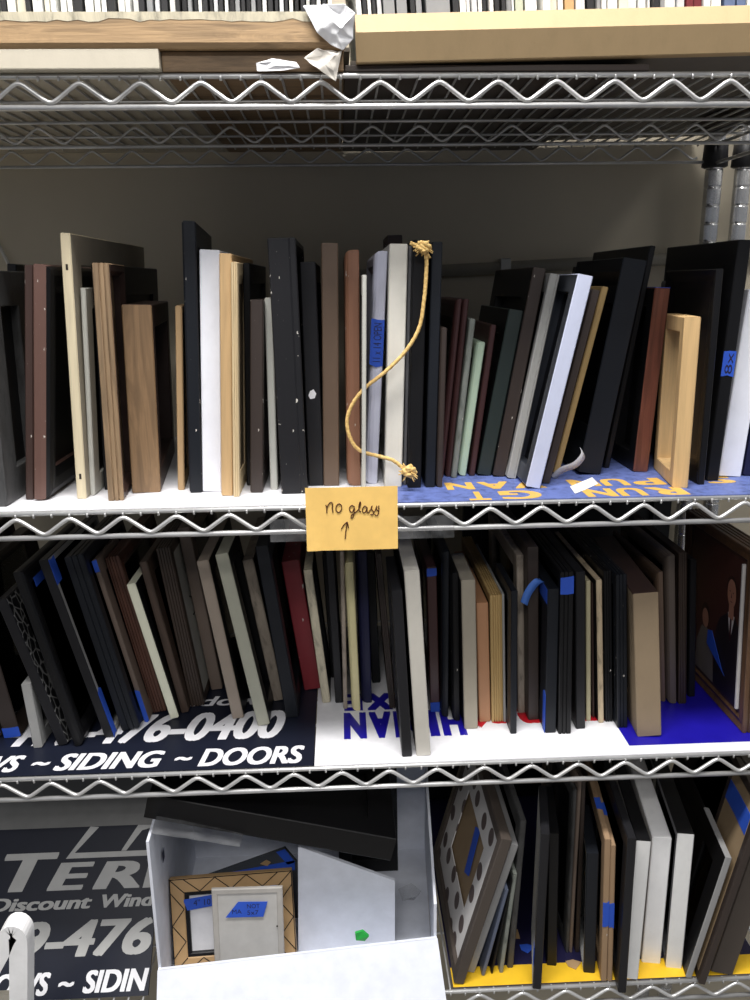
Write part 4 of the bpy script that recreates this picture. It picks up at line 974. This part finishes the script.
    pts = [Vector((-.0693,y,-.7026+ZO)), Vector((-.0665,y,-.7014+ZO)), Vector((.0555,y,-.7589+ZO)), Vector((.0548,y,fl)), Vector((-.0751,y,fl))]
    tag(obj('foam_panel', prism(bmesh.new(), pts, .005, (0,1,0)), plain('white_foam', (228,232,242), .5)), 'white foam board with sloping top edge standing in the white bin', 'board')
    gm = plain('green_scrap', (40,170,70), .5)
    gc = [Vector((p[0], .0260, p[2]+ZO)) for p in GREEN]
    q = bmesh.new(); prism(q, [Vector((p[0]-.001, .0215+ (i%2)*.002, p[2]+ZO)) for i, p in enumerate(GREEN)], .0035, (0,1,0))
    for v in q.verts: v.co.z += -.8105+ZO - (-.8014+ZO) ; v.co.y -= .006
    tag(obj('foil_scrap', q, gm), 'small green scrap caught on the front rim of the white bin', 'scrap')
    # dark wrapped pane with blue tape behind
    pts = [vec(p) for p in WRAP]; lo = [Vector((pts[-1].x, .13, fl)), Vector((pts[-2].x, .13, fl))]
    poly = [pts[0], pts[1], pts[2], lo[1], lo[0]]
    wp = obj('glass_panel', prism(bmesh.new(), poly, .004, (0,1,0)), plain('dark_glossy_board', (70,74,80), .12))
    tag(wp, 'dark glossy pane edged with blue tape behind the tan patterned frame', 'glass panel')
    for p4 in ([(-.2240,-.7990),(-.0800,-.7745),(-.0800,-.7900),(-.2240,-.8140)], [(-.105,-.7600),(-.0925,-.7560),(-.0790,-.7780),(-.0900,-.7810)]):
        obj('tape', prism(bmesh.new(), [Vector((x, .1296, z+ZO)) for x, z in p4], -.0005, (0,1,0)), TAPE(), wp)
    obj('tan_scrap', prism(bmesh.new(), [Vector((x, .1296, z+ZO)) for x, z in ((-.128,-.778),(-.119,-.772),(-.113,-.776),(-.118,-.782))], -.0006, (0,1,0)), pal('tan'), wp)
    # black frames on top of and behind the bin's contents
    picture_frame(-.2500, .034, 104.2, 0, .312, .033, .17, 'black', 'wide black frame lying tilted across the top of the white bin', dict(prof='flat', w=.035, fs=1, bc='black'), -.6295+ZO, 'frames in the white bin', False)
    M = Matrix.Translation((-.0200, .222, fl+.0005)) @ Matrix.Rotation(R(-6), 4, 'X') @ FRONT
    f2 = front_frame('picture_frame', M, .090, .195, .012, .020, pal('black'), 'black frame standing upright at the back of the white bin', 'frames in the white bin')
    obj('backing_board', box(bmesh.new(), -.004, -.002, .015, .075, .015, .18), pal('black'), f2)
    fm = [(-.2380,.002,-.6265),(-.1900,.004,-.6385),(-.1350,.008,-.6560),(-.1300,.10,-.6600),(-.2000,.14,-.640),(-.2380,.10,-.628),(-.185,.06,-.6415)]
    crumple(fm, 'plastic_wrap', film_mat(), 'clear plastic wrap over the left side of the white bin under the tilted black frame', 'plastic wrap', .002, 4, .0003)
    tp = [(.060,.068,-.775),(.078,.07,-.772),(.092,.08,-.79),(.088,.09,-.81),(.066,.075,-.80),(.076,.066,-.79)]
    crumple(tp, 'plastic_wrap', film_mat(), 'crumpled clear wrap at the right side of the white bin', 'plastic wrap', .003, 8, .0003)

def dark_back_fillers():  # added frames that darken the shelf backs and hide the bare wall
    for (x0, W, H, k, lab) in ((.19, .335, .262, 2, 'large black frame added to darken the back of the middle shelf, right end'), (.128, .36, .270, 3, 'large black frame added to darken the back of the bottom shelf')):
        M = Matrix.Translation((x0, .403, ST[k]+.0004)) @ FRONT
        f = front_frame('picture_frame', M, W, H, .014, .03, pal('black'), lab, 'frames on the %s shelf' % ('middle' if k == 2 else 'bottom'))
        obj('backing_board', box(bmesh.new(), -.004, -.002, .024, W-.024, .024, H-.024), pal('black'), f)

def a_stand():
    m = plain('white_stand_plastic', (250,250,250), .45)
    root = empty('folding_stand', Matrix.Translation((0,0,0)), 'white plastic folding stand with rounded top at the lower left', 'stand')
    y = -.13
    cl = [Vector((-.849, y, 0)), Vector((-.600, y, .433))] + smooth_path([(-.3620, y, -.6580+ZO), (-.3550, y, -.6430+ZO), (-.3480, y, -.6345+ZO), (-.3428, y, -.6400+ZO), (-.3435, y, -.6560+ZO)], 5) + [Vector((-.395, y, .43)), Vector((-.4455, y, 0))]
    w = .0092; bm = bmesh.new(); R4 = []
    for i, p in enumerate(cl):
        d = (cl[min(i+1, len(cl)-1)]-cl[max(i-1, 0)]).normalized(); n = Vector((-d.z, 0, d.x))
        R4.append([bm.verts.new(p+n*sx*w+Vector((0, sy*.010, 0))) for sx, sy in ((-1,-1),(1,-1),(1,1),(-1,1))])
    for i in range(len(R4)-1):
        for k in range(4): bm.faces.new((R4[i][k], R4[i][(k+1) % 4], R4[i+1][(k+1) % 4], R4[i+1][k]))
    bm.faces.new(R4[0][::-1]); bm.faces.new(R4[-1])
    lg = obj('bent_leg_strip', bm, m, root)
    bv = lg.modifiers.new('rounded', 'BEVEL'); bv.width = .002; bv.segments = 2; bv.limit_method = 'ANGLE'
    zz = -.722+ZO
    obj('cross_panel', prism(bmesh.new(), [Vector((-.366, y+.002, zz)), Vector((-.380, y+.002, zz-.15)), Vector((-.47, y+.002, zz-.15)), Vector((-.395, y+.002, zz))], .006, (0,1,0)), plain('beige_panel', (196,190,176), .6), root)

def portrait():
    X, Y, a, H, t, W = PORTRAIT
    root = empty('picture_frame', frame_matrix(X, Y, math.degrees(a), 0, t, ST[2]), 'wide brown frame with a portrait of a suited man on the middle shelf', 'picture frame', 'frames on the middle shelf')
    w = .022; bm = moulding(profile('ridge', w, t), t, W, H, -1, None, None)
    mm = mat('portrait_frame', (96, 70, 50), 'wood', .4)
    obj('moulding', bm, [mm]*3, root)
    fx = -(t*.35)
    def face(pts, m, dx, bmx):
        vs = [bmx.verts.new((fx-dx, y, z)) for y, z in pts]; f = bmx.faces.new(vs); f.material_index = m
        return f
    def ell(cy, cz, ry, rz, n=28): return [(cy+ry*math.cos(2*PI*k/n), cz+rz*math.sin(2*PI*k/n)) for k in range(n)]
    bx = bmesh.new(); box(bx, fx-.0001, fx+.002, w*.7, W-w*.7, w*.7, H-w*.7)
    obj('backing_board', bx, pal('dkbrown'), root)
    ms = [mat('portrait_ground', (74,44,38), 'paint', .4), plain('portrait_suit', (38,32,36), .4), plain('portrait_skin', (170,120,98), .45), plain('portrait_hair', (52,36,30), .5), plain('portrait_shirt', (214,210,206), .5), plain('portrait_tie', (60,28,36), .5), plain('portrait_dress', (120,112,104), .5)]
    bm = bmesh.new()
    i = w*.9
    face([(i,i),(W-i,i),(W-i,H-i),(i,H-i)], 0, .0003, bm)
    cy, cz = .050, H*.70
    face([(i+.001,i+.001),(.094,i+.001),(.090,cz-.062),(.080,cz-.044),(.060,cz-.030),(.040,cz-.030),(i+.001,cz-.046)], 1, .0006, bm)
    face([(cy-.009,cz-.028),(cy+.009,cz-.028),(cy+.001,cz-.066)], 4, .0009, bm)
    face([(cy-.0025,cz-.030),(cy+.0025,cz-.030),(cy+.003,cz-.060),(cy,cz-.066),(cy-.002,cz-.060)], 5, .0011, bm)
    face([(cy-.007,cz-.034),(cy+.007,cz-.034),(cy+.006,cz-.016),(cy-.006,cz-.016)], 2, .0012, bm)
    face(ell(cy, cz+.006, .0135, .0165), 3, .0013, bm)
    face(ell(cy, cz, .0115, .0185), 2, .0015, bm)
    for s in (-1, 1): face(ell(cy+s*.0043, cz+.002, .0016, .0009, 10), 3, .0017, bm)
    face([(cy-.0012,cz-.006),(cy+.0018,cz-.006),(cy+.0004,cz+.001)], 5, .0017, bm)
    face([(cy-.004,cz-.0105),(cy+.004,cz-.0105),(cy,cz-.0118)], 5, .0017, bm)
    face([(.092,i+.001),(.150,i+.001),(.146,.062),(.132,.088),(.112,.090),(.098,.072)], 6, .0006, bm)
    face(ell(.121, .108, .012, .0165), 3, .0009, bm); face(ell(.121, .103, .0095, .0135), 2, .0011, bm)
    obj('portrait_print', bm, ms, root)
    bm = bmesh.new(); box(bm, fx-.0042, fx-.0002, w*.92, w*.92+.0028, w, H-w)
    tag(obj('inner_edge', bm, plain('portrait_shirt', (214,210,206), .5), root), 'pale inner edge strip')
    bm = prism(bmesh.new(), [(fx-.0019, y, z) for y, z in ((.058,.048),(.064,.052),(.098,.094),(.110,.090),(.112,.070))], -.0004, (1,0,0))
    obj('tape', bm, TAPE(), root)

def bits():
    wp = plain('white_paper', (225,225,228), .7)
    crumple(PAPER_UP, 'paper_sheet', plain('bright_paper', (242,242,244), .7), 'crumpled white paper draped over the gap between the wooden trays', 'paper', .004, 2)
    crumple(PAPER_LOW, 'paper_sheet', plain('grey_paper', (206,200,190), .7), 'torn grey paper tail hanging below the crumpled white paper', 'paper', .003, 6)
    crumple([(x, y, z) for x, y, z in SCRAP]+[(-.052, -.014, .1945)], 'paper_scrap', wp, 'small white paper scrap stuck under the left wooden tray', 'paper', .0015, 12)
    ribbon(STRIP, (.006,.004,-.007), plain('translucent_strip', (186,186,190), .35), 'plastic_strip', 'curled clear plastic strip in front of the big blue black frame on the upper shelf', 'plastic strip')
    bm = bmesh.new(); P = [Vector((p[0], p[1], ST[1]+.0003+(.004 if i == 1 else 0))) for i, p in enumerate(WISP)]
    prism(bm, P, .0005, (0,0,1))
    tag(obj('paper_scrap', bm, wp), 'torn white scrap lying on the blue sign of the upper shelf', 'paper')
    # conduit and cable on the wall
    bm = bmesh.new(); tube(bm, [(.02, .474, .012+ZO), (.9, .474, .046+ZO)], .0095, 14)
    root = tag(obj('conduit_pipe', bm, plain('painted_conduit', (150,146,134), .5)), 'beige painted conduit pipe running along the back wall', 'pipe')
    for x in (.26, .56):
        b2 = box(bmesh.new(), x-.008, x+.008, .4620, .4848, .012+ZO+(x-.02)*.0386-.014, .012+ZO+(x-.02)*.0386+.014, .002)
        obj('pipe_clamp', b2, plain('clamp_metal', (176,174,168), .4, .6), root)
    pts = smooth_path([(-.545,.47,.10+ZO),(-.525,.47,.085+ZO),(-.508,.47,.055+ZO),(-.498,.47,.02+ZO),(-.495,.47,-.06+ZO)], 6)
    tag(obj('wall_cable', tube(bmesh.new(), pts, .003, 8), plain('white_cable', (200,198,190), .5)), 'white cable running down the back wall at the far left', 'cable')
    # loose tape and scraps
    for (x, y, k, sz, rot, lab, m) in ((-.375,.115,2,.016,.4,'blue tape scrap on the navy sign left of the digits on the middle shelf',TAPE()),
                                  (-.297,.120,2,.018,-.3,'blue tape scrap lying above the digits of the navy sign',TAPE()),
                                  (.2335,.060,3,.012,.2,'blue tape scrap on the bottom shelf between dark frames',TAPE()),
                                  (.2200,.085,3,.014,.9,'torn tan paper scrap right of the fanned thin frames',pal('tan')),
                                  (.2890,.0300,3,.012,.3,'torn tan paper scrap left of the short black frame on the bottom shelf',pal('tan'))):
        P = [Vector((x+math.cos(rot+a)*sz*r, y+math.sin(rot+a)*sz*r*.8, ST[k]+.0004)) for a, r in ((0,1),(1.1,.8),(2.2,.95),(3.3,.7),(4.5,.9))]
        tag(obj('tape_scrap' if m is TAPE() else 'paper_scrap', prism(bmesh.new(), P, .0008, (0,0,1)), m), lab, 'scrap')
    ribbon([(.2155,.0715,-.378),(.2185,.0700,-.3660),(.2245,.0690,-.3545),(.2310,.0695,-.3480),(.2360,.0740,-.3490)], (.009,.002,-.006), plain('light_blue_tape', (70,116,200), .6), 'tape_curl', 'curl of blue tape hanging beside the tall espresso frame on the middle shelf', 'tape')

# ------------------------------------------------------------------ build everything
AMB = (.80, .86, 1.0); AMBS = .17
LAMPS = [(-.10, -.50, 1.2, .28, 52), (-.2, -2.2, 1.6, .5, 42), (1.6, -1.2, .4, 1.2, 8)]
setting()
P = PITCH
ph = [(-.2922, -.3476, -.4569), (-.3460, -.3460, -.3460), (-.3456, -.3456, -.3456), (.1593, .1593, .1593)]
wire_unit('wire_shelving_unit', XL, XR, 'chrome wire shelving unit filled with picture frames', ph, None)
wire_unit('wire_shelving_unit', .6, 1.2, 'second chrome wire shelving unit, only its post showing at the right', [(.62,)*3]*4, None)
liners()
build_tier(TIER1, ST[1], 'frames on the upper shelf', False)
build_tier(TIER2, ST[2], 'frames on the middle shelf', True)
build_tier(TIER3, ST[3], 'frames on the bottom shelf', True)
portrait(); trays(); note(); rope(); white_bin(); dark_back_fillers(); a_stand(); bits()

cam = bpy.data.cameras.new('camera'); co = bpy.data.objects.new('camera', cam); C.objects.link(co)
cam.sensor_fit = 'VERTICAL'; cam.sensor_height = 24.0; cam.lens = 816.66*24.0/1000; cam.clip_start = .02
yw, pt, rl = .0397, .2592, -.01334
fwd = Vector((math.sin(yw)*math.cos(pt), math.cos(yw)*math.cos(pt), -math.sin(pt)))
rgt = Vector((math.cos(yw), -math.sin(yw), 0)); up = rgt.cross(fwd)
r2 = rgt*math.cos(rl)+up*math.sin(rl); u2 = up*math.cos(rl)-rgt*math.sin(rl)
co.matrix_world = Matrix(((r2.x, u2.x, -fwd.x, 0), (r2.y, u2.y, -fwd.y, -.8451), (r2.z, u2.z, -fwd.z, ZO), (0,0,0,1)))
S = bpy.context.scene; S.camera = co
S.view_settings.view_transform = 'Standard'; S.view_settings.look = 'None'; S.view_settings.gamma = 1; S.view_settings.use_curve_mapping = False
S.view_settings.exposure = 0.1
